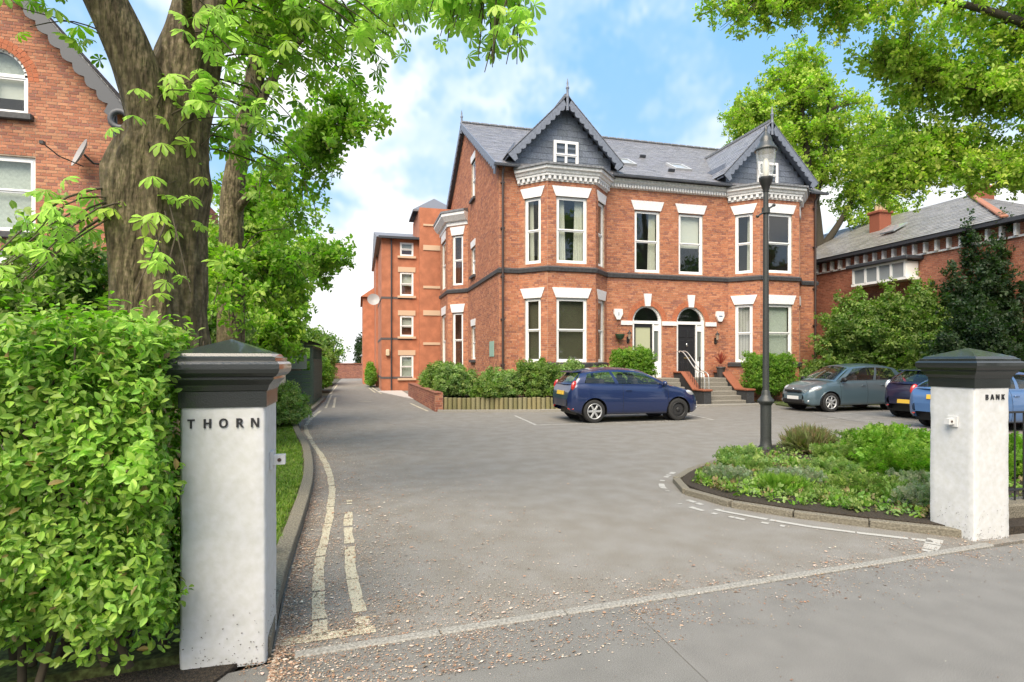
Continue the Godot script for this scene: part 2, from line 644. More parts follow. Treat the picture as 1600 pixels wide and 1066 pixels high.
# a sash or casement window; O: bottom centre of the opening on the wall face
func window(parent: Node3D, O: Vector3, U: Vector3, w: float, h: float, o := {}) -> Node3D:
	var N := U.cross(Vector3.UP)
	var t := Transform3D(Basis(U, Vector3.UP, N), O - N * o.get("recess", 0.1))
	var win := part("window", parent)
	win.transform = t
	var white := M("window_paint", Color(0.8, 0.8, 0.8), 0.4)
	var f: float = o.get("frame", 0.07)
	var mb := MB.new()
	for s in [-1, 1]: mb.box(Vector3(s * (w / 2 - f / 2), h / 2, 0), Vector3(f, h, 0.08))
	mb.box(Vector3(0, f / 2, 0), Vector3(w - 2 * f, f, 0.08))
	mb.box(Vector3(0, h - f / 2, 0), Vector3(w - 2 * f, f, 0.08))
	put("frame", mb, white, win)
	var iw := w - 2 * f
	var mid: float = h * o.get("mid", 0.5)
	var panes := []
	var k := 0.045
	if mid > 0:
		panes = [[-iw / 2, iw / 2, f, mid, 0.0], [-iw / 2, iw / 2, mid, h - f, 0.028]]
	else:
		panes = [[-iw / 2, iw / 2, f, h - f, 0.0]]
	if o.get("split", false):
		var np := []
		for p in panes:
			np.append([p[0], 0.0, p[2], p[3], p[4]])
			np.append([0.0, p[1], p[2], p[3], p[4]])
		panes = np
	for p in panes:
		var s := MB.new()
		var cx: float = (p[0] + p[1]) / 2
		var pw: float = p[1] - p[0]
		var ph: float = p[3] - p[2]
		var z: float = p[4]
		for q in [-1, 1]: s.box(Vector3(cx + q * (pw / 2 - k / 2), (p[2] + p[3]) / 2, z), Vector3(k, ph, 0.04))
		s.box(Vector3(cx, p[2] + k / 2, z), Vector3(pw - 2 * k, k, 0.04))
		s.box(Vector3(cx, p[3] - k / 2, z), Vector3(pw - 2 * k, k, 0.04))
		put("sash", s, white, win)
		var gl := MB.new()
		gl.box(Vector3(cx, (p[2] + p[3]) / 2, z), Vector3(pw - 2 * k, ph - 2 * k, 0.006))
		put("pane", gl, M("glass", Color(0.04, 0.055, 0.045), 0.02, {"alpha": 0.06, "spec": 0.75}), win)
	var cur: String = o.get("inside", "")
	if cur == "curtains" or cur == "one":
		for s in ([-1, 1] if cur == "curtains" else [1]):
			var rows := []
			for j in 2:
				var row := []
				for i in 25:
					var x: float = s * (iw / 2 - i / 24.0 * iw * (0.36 if j else 0.3))
					row.append(Vector3(x, f + (h - 2 * f) * (1 - j), -0.16 + 0.025 * sin(i * 1.45)))
				rows.append(row)
			var c := MB.new()
			c.grid(rows)
			put("curtain", c, M("curtain", Color(0.62, 0.66, 0.56), 0.9, {"back": Color(0.5, 0.5, 0.45)}), win)
	elif cur == "blind" or cur == "pale_blind":
		var c := MB.new()
		c.box(Vector3(0, f + (h - 2 * f) * 0.5, -0.12), Vector3(iw, h - 2 * f, 0.004))
		put("blind", c, M("blind_" + cur, Color(0.07, 0.07, 0.035) if cur == "blind" else Color(0.5, 0.58, 0.5), 0.7, {"tex": [2.0, 0.01, grey(0.9), grey(1)]}), win)
	elif cur == "slats":
		for i in 9:
			var c := MB.new()
			c.box(Vector3(-iw / 2 + iw * (i + 0.5) / 9, f + (h - 2 * f) * 0.5, -0.1), Vector3(iw / 9 * 0.8, h - 2 * f, 0.003), Basis(Vector3.UP, 0.7))
			put("slat", c, M("vertical_blind", Color(0.6, 0.62, 0.58), 0.8), win)
	elif cur == "half":
		var c := MB.new()
		c.box(Vector3(0, f + (h - 2 * f) * 0.72, -0.12), Vector3(iw, (h - 2 * f) * 0.56, 0.004))
		put("blind", c, M("blind_pale", Color(0.55, 0.6, 0.52), 0.8), win)
	return win

# white splayed lintel over an opening
func lintel(parent: Node3D, O: Vector3, U: Vector3, w: float, h := 0.37, splay := 0.14) -> void:
	var N := U.cross(Vector3.UP)
	var mb := MB.new()
	mb.prism(PackedVector2Array([Vector2(-w / 2 - 0.03, 0), Vector2(w / 2 + 0.03, 0), Vector2(w / 2 + 0.03 + splay, h), Vector2(-w / 2 - 0.03 - splay, h)]), Transform3D(Basis(U, Vector3.UP, N), O - N * 0.08), 0.12)
	put("lintel", mb, M("white_stone", Color(0.78, 0.78, 0.79), 0.6, {"tex": [1.0, 0.02, grey(0.9), grey(1)]}), parent)

# a moulding swept round a run of [x, z] corners; prof: [out, y]; normals to the outside of the run
func moulding(pts: Array, prof: Array) -> MB:
	var mb := MB.new()
	var offs := []
	for i in pts.size():
		var p := Vector2(pts[i][0], pts[i][1])
		var d0 := (p - Vector2(pts[i - 1][0], pts[i - 1][1])).normalized() if i > 0 else Vector2.ZERO
		var d1 := (Vector2(pts[i + 1][0], pts[i + 1][1]) - p).normalized() if i < pts.size() - 1 else Vector2.ZERO
		if i == 0: d0 = d1
		if i == pts.size() - 1: d1 = d0
		var n0 := Vector2(-d0.y, d0.x)
		var n1 := Vector2(-d1.y, d1.x)
		var m := (n0 + n1).normalized()
		offs.append(m / maxf(0.3, m.dot(n0)))
	for i in pts.size() - 1:
		for j in prof.size() - 1:
			var q := []
			for e in [[i, j], [i + 1, j], [i + 1, j + 1], [i, j + 1]]:
				var of: Vector2 = offs[e[0]] * prof[e[1]][0]
				q.append(Vector3(pts[e[0]][0] + of.x, prof[e[1]][1], pts[e[0]][1] + of.y))
			mb.quad(q[0], q[1], q[2], q[3])
	for e in [0, pts.size() - 1]:
		var q := PackedVector2Array()
		for p in prof: q.append(Vector2(p[0], p[1]))
		var of: Vector2 = offs[e]
		for i in range(1, q.size() - 1):
			var w := []
			for k in [0, i, i + 1]: w.append(Vector3(pts[e][0] + of.x * q[k].x, q[k].y, pts[e][1] + of.y * q[k].x))
			mb.tri(w[0], w[1], w[2])
	return mb

func rebase(o: Node3D, at: Vector3) -> void:
	o.position = at
	for c in o.get_children(): c.position -= at

func verge_board(parent: Node3D, lo: Vector3, hi: Vector3, out: Vector3, deep: float, scallops: int, m: Material) -> void:
	# board under a sloping verge, its lower edge cut in scallops
	var L := (hi - lo).length()
	var X := (hi - lo).normalized()
	var flip := out.cross(X).y < 0
	var Y := out.cross(X) * (-1.0 if flip else 1.0)
	var p := PackedVector2Array([Vector2(0, 0), Vector2(0, -deep * 1.25), Vector2(deep * 0.5, -deep * 1.3)])
	for i in scallops:
		var u0 := lerpf(deep * 0.8, L - 0.1, float(i) / scallops)
		var u1 := lerpf(deep * 0.8, L - 0.1, (i + 1.0) / scallops)
		for k in 4:
			p.append(Vector2(lerpf(u0, u1, k / 4.0), -deep * (0.72 + 0.28 * sin(PI * k / 4.0))))
	p.append(Vector2(L, -deep * 0.72))
	p.append(Vector2(L, 0))
	var mb := MB.new()
	if flip:
		var q := PackedVector2Array()
		for a in p: q.append(Vector2(-a.x, a.y))
		mb.prism(q, Transform3D(Basis(-X, Y, (-X).cross(Y)), lo), 0.05)
	else:
		mb.prism(p, Transform3D(Basis(X, Y, X.cross(Y)), lo), 0.05)
	put("bargeboard", mb, m, parent)

func finial(parent: Node3D, at: Vector3, h: float, m: Material) -> void:
	var mb := MB.new()
	mb.lathe([[0.06, -0.5], [0.06, 0.0], [0.085, 0.03], [0.05, 0.08], [0.045, h * 0.4], [0.07, h * 0.45], [0.07, h * 0.5], [0.03, h * 0.58], [0.04, h * 0.7], [0.0, h]], Transform3D(Basis(), at), 10)
	put("finial", mb, m, parent)

func main_house() -> void:
	var t := Node3D.new()
	t.name = "red_brick_villa"
	add_child(t)
	tag(t, "large red brick Victorian villa with two bay windows, slate gables and arched front doors", "house")
	var pal := [Color(0.484, 0.193, 0.101), Color(0.542, 0.222, 0.116), Color(0.436, 0.162, 0.0911), Color(0.581, 0.256, 0.141), Color(0.504, 0.197, 0.101), Color(0.349, 0.138, 0.0911)]
	var Z := -20.9
	var X0 := 5.08
	var X1 := 19.35
	var R := Vector3.RIGHT
	var dark := M("dark_band", Color(0.065, 0.066, 0.072), 0.6, {"tex": [0.8, 0.02, grey(0.75), grey(1)]})
	var slate_paint := M("slate_paint", Color(0.17, 0.195, 0.25), 0.55, {"tex": [0.7, 0.02, grey(0.85), grey(1)]})
	var white := M("cornice_white", Color(0.8, 0.8, 0.8), 0.55, {"tex": [0.8, 0.02, grey(0.86), grey(1)]})
	var lead := M("lead", Color(0.22, 0.23, 0.25), 0.6, {"tex": [0.9, 0.02, grey(0.7), grey(1)]})
	# front: strips, middle
	brick_wall(t, [X0, Z], [5.83, Z], 0, 8.95, [], pal)
	brick_wall(t, [18.53, Z], [X1, Z], 0, 8.95, [], pal)
	var d1 := 11.2
	var d2 := 13.17
	var holes := []
	for c in [d1, d2]:
		holes.append({"u0": c - 0.65 - 9.43, "u1": c + 0.65 - 9.43, "y0": 0.97, "y1": 3.22, "r": 0.65})
		holes.append({"u0": c - 0.56 - 9.43, "u1": c + 0.56 - 9.43, "y0": 5.2, "y1": 7.68})
	brick_wall(t, [9.43, Z], [14.93, Z], 0, 8.6, holes, pal)
	for i in 2:
		var c: float = [d1, d2][i]
		window(t, Vector3(c, 5.2, Z), R, 1.12, 2.48, {"inside": ["one", "half"][i]})
		lintel(t, Vector3(c, 7.68, Z), R, 1.12)
	# bays
	for k in 2:
		var c: float = [7.63, 16.73][k]
		var pts := [[c - 1.8, Z], [c - 0.95, Z + 0.9], [c + 0.95, Z + 0.9], [c + 1.8, Z]]
		for s in 3:
			var A: Array = pts[s]
			var B: Array = pts[s + 1]
			var L := Vector2(A[0] - B[0], A[1] - B[1]).length()
			var w := 1.2 if s == 1 else 0.68
			var hs := []
			for e in [[1.6, 3.98], [5.26, 7.71]]: hs.append({"u0": L / 2 - w / 2, "u1": L / 2 + w / 2, "y0": e[0], "y1": e[1]})
			brick_wall(t, A, B, 0, 8.35, hs, pal)
			var U := Vector3(B[0] - A[0], 0, B[1] - A[1]).normalized()
			var mid := Vector3((A[0] + B[0]) / 2, 0, (A[1] + B[1]) / 2)
			var ins: Array = [["blind", "curtains"], [["slats", "pale_blind", ""][s], ["one", "", ""][s]]][k]
			window(t, mid + Vector3.UP * 1.6, U, w, 2.38, {"inside": ins[0]})
			window(t, mid + Vector3.UP * 5.26, U, w, 2.45, {"inside": ins[1]})
			lintel(t, mid + Vector3.UP * 3.98, U, w, 0.37, 0.15)
			lintel(t, mid + Vector3.UP * 7.71, U, w, 0.37, 0.15)
		put("sill_band", moulding(pts, [[0.0, 1.42], [0.07, 1.42], [0.09, 1.56], [0.0, 1.6]]), dark, t)
		var cor := part("cornice", t)
		put("moulding", moulding(pts, [[0.0, 8.24], [0.04, 8.25], [0.04, 8.42], [0.15, 8.425], [0.15, 8.5], [0.19, 8.52], [0.22, 8.6], [0.29, 8.64], [0.3, 8.75], [0.0, 8.75]]), white, cor)
		put("lead_capping", moulding(pts, [[0.0, 8.752], [0.36, 8.752], [0.36, 8.83], [0.0, 8.9]]), lead, cor)
		for s in 3:
			var a := Vector3(pts[s][0], 0, pts[s][1])
			var b := Vector3(pts[s + 1][0], 0, pts[s + 1][1])
			var U := (b - a).normalized()
			var N := U.cross(Vector3.UP)
			var L := (b - a).length() + (0.1 if s == 1 else 0.05)
			var m := int(L / 0.19)
			for i in m:
				var den := MB.new()
				den.box((a + b) / 2 + U * ((i + 0.5) / m - 0.5) * L + Vector3.UP * 8.355 + N * 0.095, Vector3(0.1, 0.13, 0.09), Basis(U, Vector3.UP, N))
				put("dentil", den, white, cor)
		put("flat_roof", flat([[c - 1.8, Z - 0.05], [c - 0.95, Z + 0.9], [c + 0.95, Z + 0.9], [c + 1.8, Z - 0.05]], 8.86, 0.1), lead, t)
		# slate-hung gable over the bay
		var dz := Z + 0.03
		var face := PackedVector2Array([Vector2(-1.95, 0), Vector2(1.95, 0), Vector2(1.95, 0.62), Vector2(0, 2.62), Vector2(-1.95, 0.62)])
		var gab := part("gable", t)
		slates(gab, Vector3(c, 8.86, dz), R, Vector3.UP, face, Color(0.165, 0.19, 0.235), 0.42, 0.24, "hung_slates")
		window(gab, Vector3(c + 0.07, 9.0, dz), R, 1.0, 1.08, {"recess": -0.06, "split": true, "frame": 0.06})
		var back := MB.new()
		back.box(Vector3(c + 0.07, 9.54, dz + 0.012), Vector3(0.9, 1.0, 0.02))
		put("dark_backing", back, M("dark_backing", Color(0.02, 0.022, 0.025), 0.9), gab)  # dark panel behind the glass; its colour stands in for the unlit interior
		var ap := Vector3(c, 11.68, Z + 0.42)
		for s in [-1, 1]:
			var lo := Vector3(c + s * 2.33, 9.27, Z + 0.42)
			verge_board(gab, lo, ap, Vector3.BACK, 0.3, 11, slate_paint)
			var S := (ap - lo).normalized()
			var Ls := (ap - lo).length()
			var zb := -25.3
			var zf := Z + 0.47
			if s < 0: slates(gab, Vector3(lo.x, lo.y, zb), Vector3.BACK, S, PackedVector2Array([Vector2(zb * -1 - 21.2, 0), Vector2(zf - zb, 0), Vector2(zf - zb, Ls), Vector2(0, Ls)]), Color(0.27, 0.27, 0.285))
			else: slates(gab, Vector3(lo.x, lo.y, zf), Vector3.FORWARD, S, PackedVector2Array([Vector2(0, 0), Vector2(zf + 21.2, 0), Vector2(zf - zb, Ls), Vector2(0, Ls)]), Color(0.27, 0.27, 0.285))
			var sof := MB.new()
			sof.box((lo + ap) / 2 + Vector3(0, -0.1, -0.24), Vector3(Ls, 0.03, 0.4), Basis(Vector3.BACK, atan2(S.y, S.x) if s < 0 else atan2(S.y, S.x)))
			put("soffit", sof, slate_paint, gab)
			var ch := MB.new()
			ch.box(Vector3(c + s * 1.93, 9.35, -22.0), Vector3(0.06, 1.1, 2.2))
			put("cheek", ch, slate_paint, gab)
		var rd := MB.new()
		rd.box(Vector3(c, 11.72, (Z + 0.47 - 25.3) / 2), Vector3(0.16, 0.1, 4.7))
		put("ridge_tiles", rd, lead, gab)
		finial(gab, Vector3(c, 11.6, Z + 0.45), 0.75, slate_paint)
	# string course round front and side
	var run := [[X0, -27.2], [X0, Z], [5.83, Z], [6.68, Z + 0.9], [8.58, Z + 0.9], [9.43, Z], [14.93, Z], [15.78, Z + 0.9], [17.68, Z + 0.9], [18.53, Z], [X1, Z], [X1, -35]]
	put("string_course", moulding(run, [[0.0, 4.93], [0.07, 4.95], [0.09, 5.08], [0.0, 5.15]]), dark, t)
	# small cornice between the bays
	var mc := part("cornice", t)
	put("moulding", moulding([[9.43, Z], [14.93, Z]], [[0.0, 8.46], [0.06, 8.48], [0.06, 8.6], [0.2, 8.72], [0.22, 8.82], [0.0, 8.82]]), white, mc)
	var mod := MB.new()
	for i in 44: mod.cbox(Vector3(9.5 + i * 0.124, 8.55, Z + 0.1), Vector3(0.075, 0.14, 0.12), 0.02)
	put("modillions", mod, white, mc)
	var gut := MB.new()
	gut.box(Vector3(12.18, 8.88, Z + 0.36), Vector3(5.3, 0.1, 0.12))
	gut.box(Vector3(5.3, 8.88, Z + 0.36), Vector3(1.0, 0.1, 0.12))
	gut.box(Vector3(19.2, 8.88, Z + 0.36), Vector3(0.9, 0.1, 0.12))
	put("gutter", gut, M("gutter", Color(0.04, 0.045, 0.055), 0.4), t)
	# side wall with gable, and its bay
	var sh := []
	for e in [[1.7, 3.25], [5.55, 6.85], [9.05, 10.8]]: sh.append({"u0": 8.7, "u1": 9.6, "y0": e[0], "y1": e[1]})
	brick_wall(t, [X0, -35.0], [X0, Z], 0, 8.85, sh, pal, {"gable": {"u": 7.06, "y": 13.1}})
	for e in sh:
		var at := Vector3(X0, e.y0, -35.0 + 9.15)
		window(t, at, Vector3.BACK, 0.9, e.y1 - e.y0, {"inside": "curtains"})
		lintel(t, at + Vector3.UP * (e.y1 - e.y0), Vector3.BACK, 0.9, 0.3, 0.05)
		var sl := MB.new()
		sl.box(at + Vector3(-0.04, -0.06, 0), Vector3(0.16, 0.11, 1.05))
		put("sill", sl, dark, t)
	var sp := [[X0, -31.5], [X0 - 0.85, -30.65], [X0 - 0.85, -28.05], [X0, -27.2]]
	for s in 3:
		var A: Array = sp[s]
		var B: Array = sp[s + 1]
		var L := Vector2(A[0] - B[0], A[1] - B[1]).length()
		var w := 1.3 if s == 1 else 0.62
		var hs := []
		for e in [[1.3, 4.0], [5.3, 7.75]]: hs.append({"u0": L / 2 - w / 2, "u1": L / 2 + w / 2, "y0": e[0], "y1": e[1]})
		brick_wall(t, A, B, 0, 8.4, hs, pal)
		var U := Vector3(B[0] - A[0], 0, B[1] - A[1]).normalized()
		var mid := Vector3((A[0] + B[0]) / 2, 0, (A[1] + B[1]) / 2)
		for e in hs:
			window(t, mid + Vector3.UP * e.y0, U, w, e.y1 - e.y0, {})
			lintel(t, mid + Vector3.UP * e.y1, U, w, 0.4, 0.1)
	var sc := part("cornice", t)
	put("moulding", moulding(sp, [[0.0, 8.2], [0.05, 8.22], [0.05, 8.4], [0.16, 8.42], [0.25, 8.55], [0.33, 8.66], [0.33, 8.8], [0.0, 8.8]]), white, sc)
	put("lead_capping", moulding(sp, [[0.0, 8.802], [0.37, 8.802], [0.37, 8.9], [0.0, 9.0]]), lead, sc)
	put("string_course", moulding(sp, [[0.0, 4.93], [0.07, 4.95], [0.09, 5.08], [0.0, 5.15]]), dark, t)
	put("flat_roof", flat(sp, 8.95, 0.1), lead, t)
	# other walls, unseen sides
	var bw := MB.new()
	bw.box(Vector3(X1 - 0.12, 4.4, -27.95), Vector3(0.24, 8.8, 14.0))
	bw.box(Vector3(12.2, 4.4, -35.0), Vector3(14.2, 8.8, 0.24))
	bw.prism(PackedVector2Array([Vector2(-7.05, 0), Vector2(7.05, 0), Vector2(0, 4.2)]), Transform3D(Basis(Vector3.FORWARD, Vector3.UP, Vector3.RIGHT), Vector3(X1 - 0.2, 8.8, -27.95)), 0.2)
	put("rear_wall", bw, M("rear_brick", Color(0.42, 0.14, 0.07), 0.9, {"tex": [2.0, 0.05, grey(0.7), grey(1)]}), t)
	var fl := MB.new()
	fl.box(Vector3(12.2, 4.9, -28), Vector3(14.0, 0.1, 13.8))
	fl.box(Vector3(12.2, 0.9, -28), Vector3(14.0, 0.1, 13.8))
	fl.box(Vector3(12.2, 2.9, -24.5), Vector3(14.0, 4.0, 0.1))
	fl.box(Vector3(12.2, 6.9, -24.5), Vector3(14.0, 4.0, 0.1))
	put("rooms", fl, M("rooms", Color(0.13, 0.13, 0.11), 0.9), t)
	# roof
	var rf := part("roof", t)
	var S := Vector3(0, 4.45, -7.44).normalized()
	var Ls := Vector3(0, 4.45, -7.44).length()
	slates(rf, Vector3(4.9, 8.87, Z + 0.4), R, S, PackedVector2Array([Vector2(0, 0), Vector2(14.65, 0), Vector2(14.65, Ls), Vector2(0, Ls)]), Color(0.27, 0.268, 0.285))
	var rb := MB.new()
	rb.quad(Vector3(19.55, 8.87, -35.4), Vector3(4.9, 8.87, -35.4), Vector3(4.9, 13.32, -27.94), Vector3(19.55, 13.32, -27.94))
	put("rear_slope", rb, M("rear_slates", Color(0.19, 0.19, 0.21), 0.5), rf)
	var rr := MB.new()
	for i in 32: rr.cbox(Vector3(5.12 + i * 0.458, 13.36, -27.94), Vector3(0.45, 0.12, 0.26), 0.04)
	put("ridge_tiles", rr, lead, rf)
	verge_board(rf, Vector3(4.9, 8.9, Z + 0.4), Vector3(4.9, 13.34, -27.94), Vector3.LEFT, 0.32, 22, slate_paint)
	verge_board(rf, Vector3(4.9, 8.9, -35.4), Vector3(4.9, 13.34, -27.94), Vector3.LEFT, 0.32, 22, slate_paint)
	finial(rf, Vector3(4.9, 13.3, -27.94), 0.7, slate_paint)
	for p in [[11.0, 0.95], [13.65, 1.0]]:
		var sk := part("roof_window", rf)
		var at := Vector3(p[0], 8.87, Z + 0.4) + S * ((10.15 - 8.87) / S.y)
		var B := Basis(R, S, R.cross(S))
		var fr := MB.new()
		for s in [-1, 1]:
			fr.box(at + R * s * 0.36 + B.z * 0.05, Vector3(0.09, 1.0, 0.12), B)
			fr.box(at + S * s * 0.46 + B.z * 0.05, Vector3(0.64, 0.09, 0.12), B)
		put("frame", fr, M("skylight_frame", Color(0.4, 0.41, 0.42), 0.4), sk)
		var gl := MB.new()
		gl.box(at + B.z * 0.07, Vector3(0.64, 0.84, 0.02), B)
		put("pane", gl, M("skylight_glass", Color(0.25, 0.28, 0.3), 0.08), sk)
	for p in [[12.6, 10.95], [12.75, 9.6]]:
		var vb := MB.new()
		vb.cbox(Vector3(p[0], 8.87, Z + 0.4) + S * ((p[1] - 8.87) / S.y) + Vector3(0, 0.05, 0.02), Vector3(0.3, 0.08, 0.22), 0.02, Basis(R, S, R.cross(S)))
		put("roof_vent", vb, M("gutter"), rf)
	# pipes
	for x in [X0 + 0.12, X1 - 0.12]:
		var pp := MB.new()
		pp.tube([Vector3(x, 0.1, Z + 0.1), Vector3(x, 8.6, Z + 0.1), Vector3(x, 8.85, Z + 0.34)], [0.045, 0.045, 0.045], 10)
		for y in [1.5, 3.2, 4.8, 6.6, 8.3]: pp.box(Vector3(x, y, Z + 0.08), Vector3(0.15, 0.05, 0.12))
		put("drainpipe", pp, M("pipe", Color(0.05, 0.035, 0.032), 0.45), t)
	var sg := MB.new()
	sg.box(Vector3(X0 - 0.02, 2.12, -22.05), Vector3(0.02, 0.6, 0.75))
	put("sign_panel", sg, M("sign_green", Color(0.3, 0.5, 0.42), 0.5, {"tex": [1.5, 0.05, grey(0.85), grey(1)]}), t)
	# doors
	for i in 2:
		var c: float = [d1, d2][i]
		var fan := part("fanlight", t)
		var fr := MB.new()
		for k in 16:
			var a := PI * (k + 0.5) / 16
			fr.box(Vector3(c + cos(a) * 0.6, 3.24 + sin(a) * 0.6, Z - 0.12), Vector3(0.09, 0.13, 0.1), Basis(Vector3.BACK, a))
		fr.box(Vector3(c, 3.2, Z - 0.12), Vector3(1.3, 0.12, 0.12))
		put("frame", fr, M("window_paint"), fan)
		var gl := MB.new()
		var hp := PackedVector2Array()
		for k in 17: hp.append(Vector2(cos(PI * k / 16) * 0.56, sin(PI * k / 16) * 0.56))
		gl.prism(hp, Transform3D(Basis(), Vector3(c, 3.26, Z - 0.13)), 0.01)
		put("pane", gl, M("glass"), fan)
		var sur := MB.new()
		for e in [[-0.6, 0.1], [0.6, 0.1], [0.3, 0.06]]: sur.box(Vector3(c + e[0], 2.06, Z - 0.12), Vector3(e[1], 2.17, 0.12))
		sur.box(Vector3(c + 0.45, 1.3, Z - 0.13), Vector3(0.24, 0.66, 0.06))
		sur.box(Vector3(c + 0.45, 3.0, Z - 0.13), Vector3(0.24, 0.28, 0.06))
		put("door_surround", sur, M("window_paint"), t)
		var sd := MB.new()
		sd.box(Vector3(c + 0.45, 2.25, Z - 0.14), Vector3(0.2, 1.24, 0.012))
		put("sidelight", sd, M("sidelight_glass", Color(0.12, 0.14, 0.13), 0.1), t)
		var dr := part("front_door", t)
		dr.set_meta("label", ["dark framed front door with tall frosted glass panel", "black panelled front door with brass letter plate"][i])
		var blk := M("door_black", Color(0.018, 0.019, 0.022), 0.35)
		var lf := MB.new()
		var dc := c - 0.14
		if i == 0:
			for s in [-1, 1]: lf.box(Vector3(dc + s * 0.37, 2.05, Z - 0.13), Vector3(0.08, 2.12, 0.06))
			lf.box(Vector3(dc, 3.06, Z - 0.13), Vector3(0.66, 0.1, 0.06))
			lf.box(Vector3(dc, 1.35, Z - 0.13), Vector3(0.66, 0.72, 0.06))
			put("frame", lf, blk, dr)
			var fg := MB.new()
			fg.box(Vector3(dc, 2.36, Z - 0.14), Vector3(0.66, 1.3, 0.02))
			put("frosted_pane", fg, M("frosted", Color(0.4, 0.42, 0.28), 0.5), dr)
		else:
			lf.box(Vector3(dc, 2.05, Z - 0.14), Vector3(0.82, 2.14, 0.05))
			put("leaf", lf, blk, dr)
			for q in [[-0.2, 2.78, 0.28, 0.34], [0.2, 2.78, 0.28, 0.34], [-0.2, 2.2, 0.28, 0.6], [0.2, 2.2, 0.28, 0.6], [-0.2, 1.35, 0.28, 0.5], [0.2, 1.35, 0.28, 0.5]]:
				var pm := MB.new()
				pm.cbox(Vector3(dc + q[0], q[1], Z - 0.115), Vector3(q[2], q[3], 0.025), 0.011)
				put("panel", pm, blk, dr)
			var br := MB.new()
			br.cbox(Vector3(dc + 0.03, 1.77, Z - 0.105), Vector3(0.28, 0.07, 0.02), 0.006)
			put("letter_plate", br, M("brass", Color(0.6, 0.45, 0.2), 0.3, {"metal": 1.0}), dr)
			var kn := MB.new()
			kn.ellipsoid(Vector3(dc + 0.02, 2.3, Z - 0.1), Vector3(0.04, 0.07, 0.03))
			kn.ellipsoid(Vector3(dc - 0.33, 2.0, Z - 0.1), Vector3(0.03, 0.03, 0.03))
			put("knocker", kn, M("chrome", Color(0.7, 0.7, 0.7), 0.2, {"metal": 1.0}), dr)
		var ky := MB.new()
		ky.prism(PackedVector2Array([Vector2(-0.11, 0), Vector2(0.11, 0), Vector2(0.17, 0.5), Vector2(-0.17, 0.5)]), Transform3D(Basis(), Vector3(c, 3.84, Z)), 0.06)
		put("keystone", ky, M("white_stone"), t)
	for e in [[10.28, 0.5], [12.18, 0.66], [14.09, 0.5]]:
		var im := MB.new()
		im.box(Vector3(e[0], 3.16, Z + 0.02), Vector3(e[1], 0.17, 0.07))
		put("impost", im, M("white_stone"), t)
	rebase(t, Vector3(12.2, 0, -28))
	# fittings on the front
	for i in 2:
		var x: float = [9.9, 14.5][i]
		var al := MB.new()
		al.prism(PackedVector2Array([Vector2(-0.17, 0.2), Vector2(-0.19, 0.0), Vector2(-0.07, -0.22), Vector2(0.07, -0.22), Vector2(0.19, 0.0), Vector2(0.17, 0.2)]), Transform3D(Basis(), Vector3(x, 3.5, Z + 0.012)), 0.09)
		var al_o := put("alarm_box", al, M("alarm_white", Color(0.75, 0.75, 0.74), 0.4))
		tag(al_o, ["white alarm box on the brickwork above the hanging basket", "white alarm box on the brickwork beside the right arched doorway"][i], "alarm box", "alarm boxes on the house front")
		var mk := MB.new()
		mk.box(Vector3(x + 0.01, 3.5, Z + 0.104), Vector3(0.03 if i == 0 else 0.16, 0.14 if i == 0 else 0.05, 0.004))
		put("logo", mk, M("logo_blue", Color(0.05, 0.12, 0.25) if i == 0 else Color(0.03, 0.03, 0.03), 0.5), al_o)
		var lx: float = [10.33, 14.3][i]
		var wl := thing("wall_lantern", ["black carriage lantern on the wall beside the glazed front door", "black carriage lantern on the wall beside the black panelled door"][i], "lantern", Vector3(lx, 2.5, Z), "wall lanterns")
		var br := MB.new()
		br.box(Vector3(0, -0.02, 0.02), Vector3(0.09, 0.24, 0.04))
		br.tube(curve([Vector3(0, -0.08, 0.03), Vector3(0, -0.14, 0.12), Vector3(0, 0.0, 0.17)], 4), [0.015, 0.015, 0.015, 0.015, 0.015, 0.015, 0.015, 0.015, 0.015], 6)
		put("bracket", br, M("lamp_black", Color(0.02, 0.02, 0.02), 0.4), wl)
		var gl := MB.new()
		gl.lathe([[0.05, 0.0], [0.085, 0.2]], Transform3D(Basis(), Vector3(0, 0.02, 0.17)), 6)
		put("glass", gl, M("lantern_glass", Color(0.5, 0.45, 0.35), 0.1, {"alpha": 0.4}), wl)
		var tp := MB.new()
		tp.lathe([[0.11, 0.22], [0.05, 0.3], [0.02, 0.31], [0.02, 0.36], [0.0, 0.37]], Transform3D(Basis(), Vector3(0, 0.0, 0.17)), 6)
		put("cap", tp, M("lamp_black"), wl)
	var hb := thing("hanging_basket", "small green hanging basket on the wall under the alarm box", "basket", Vector3(9.9, 2.5, Z + 0.22))
	var bk := MB.new()
	bk.lathe([[0.06, -0.02], [0.14, 0.05], [0.19, 0.18], [0.2, 0.2], [0.17, 0.19]], Transform3D(), 14)
	put("bowl", bk, M("basket_green", Color(0.03, 0.07, 0.035), 0.7), hb)
	var cn := MB.new()
	for k in 3: cn.tube([Vector3(cos(k * 2.1) * 0.19, 0.2, sin(k * 2.1) * 0.19), Vector3(0, 0.55, 0)], [0.004, 0.004], 4)
	cn.tube([Vector3(0, 0.55, 0), Vector3(0, 0.6, -0.06), Vector3(0, 0.5, -0.21)], [0.01, 0.01, 0.01], 5)
	put("bracket", cn, M("lamp_black"), hb)

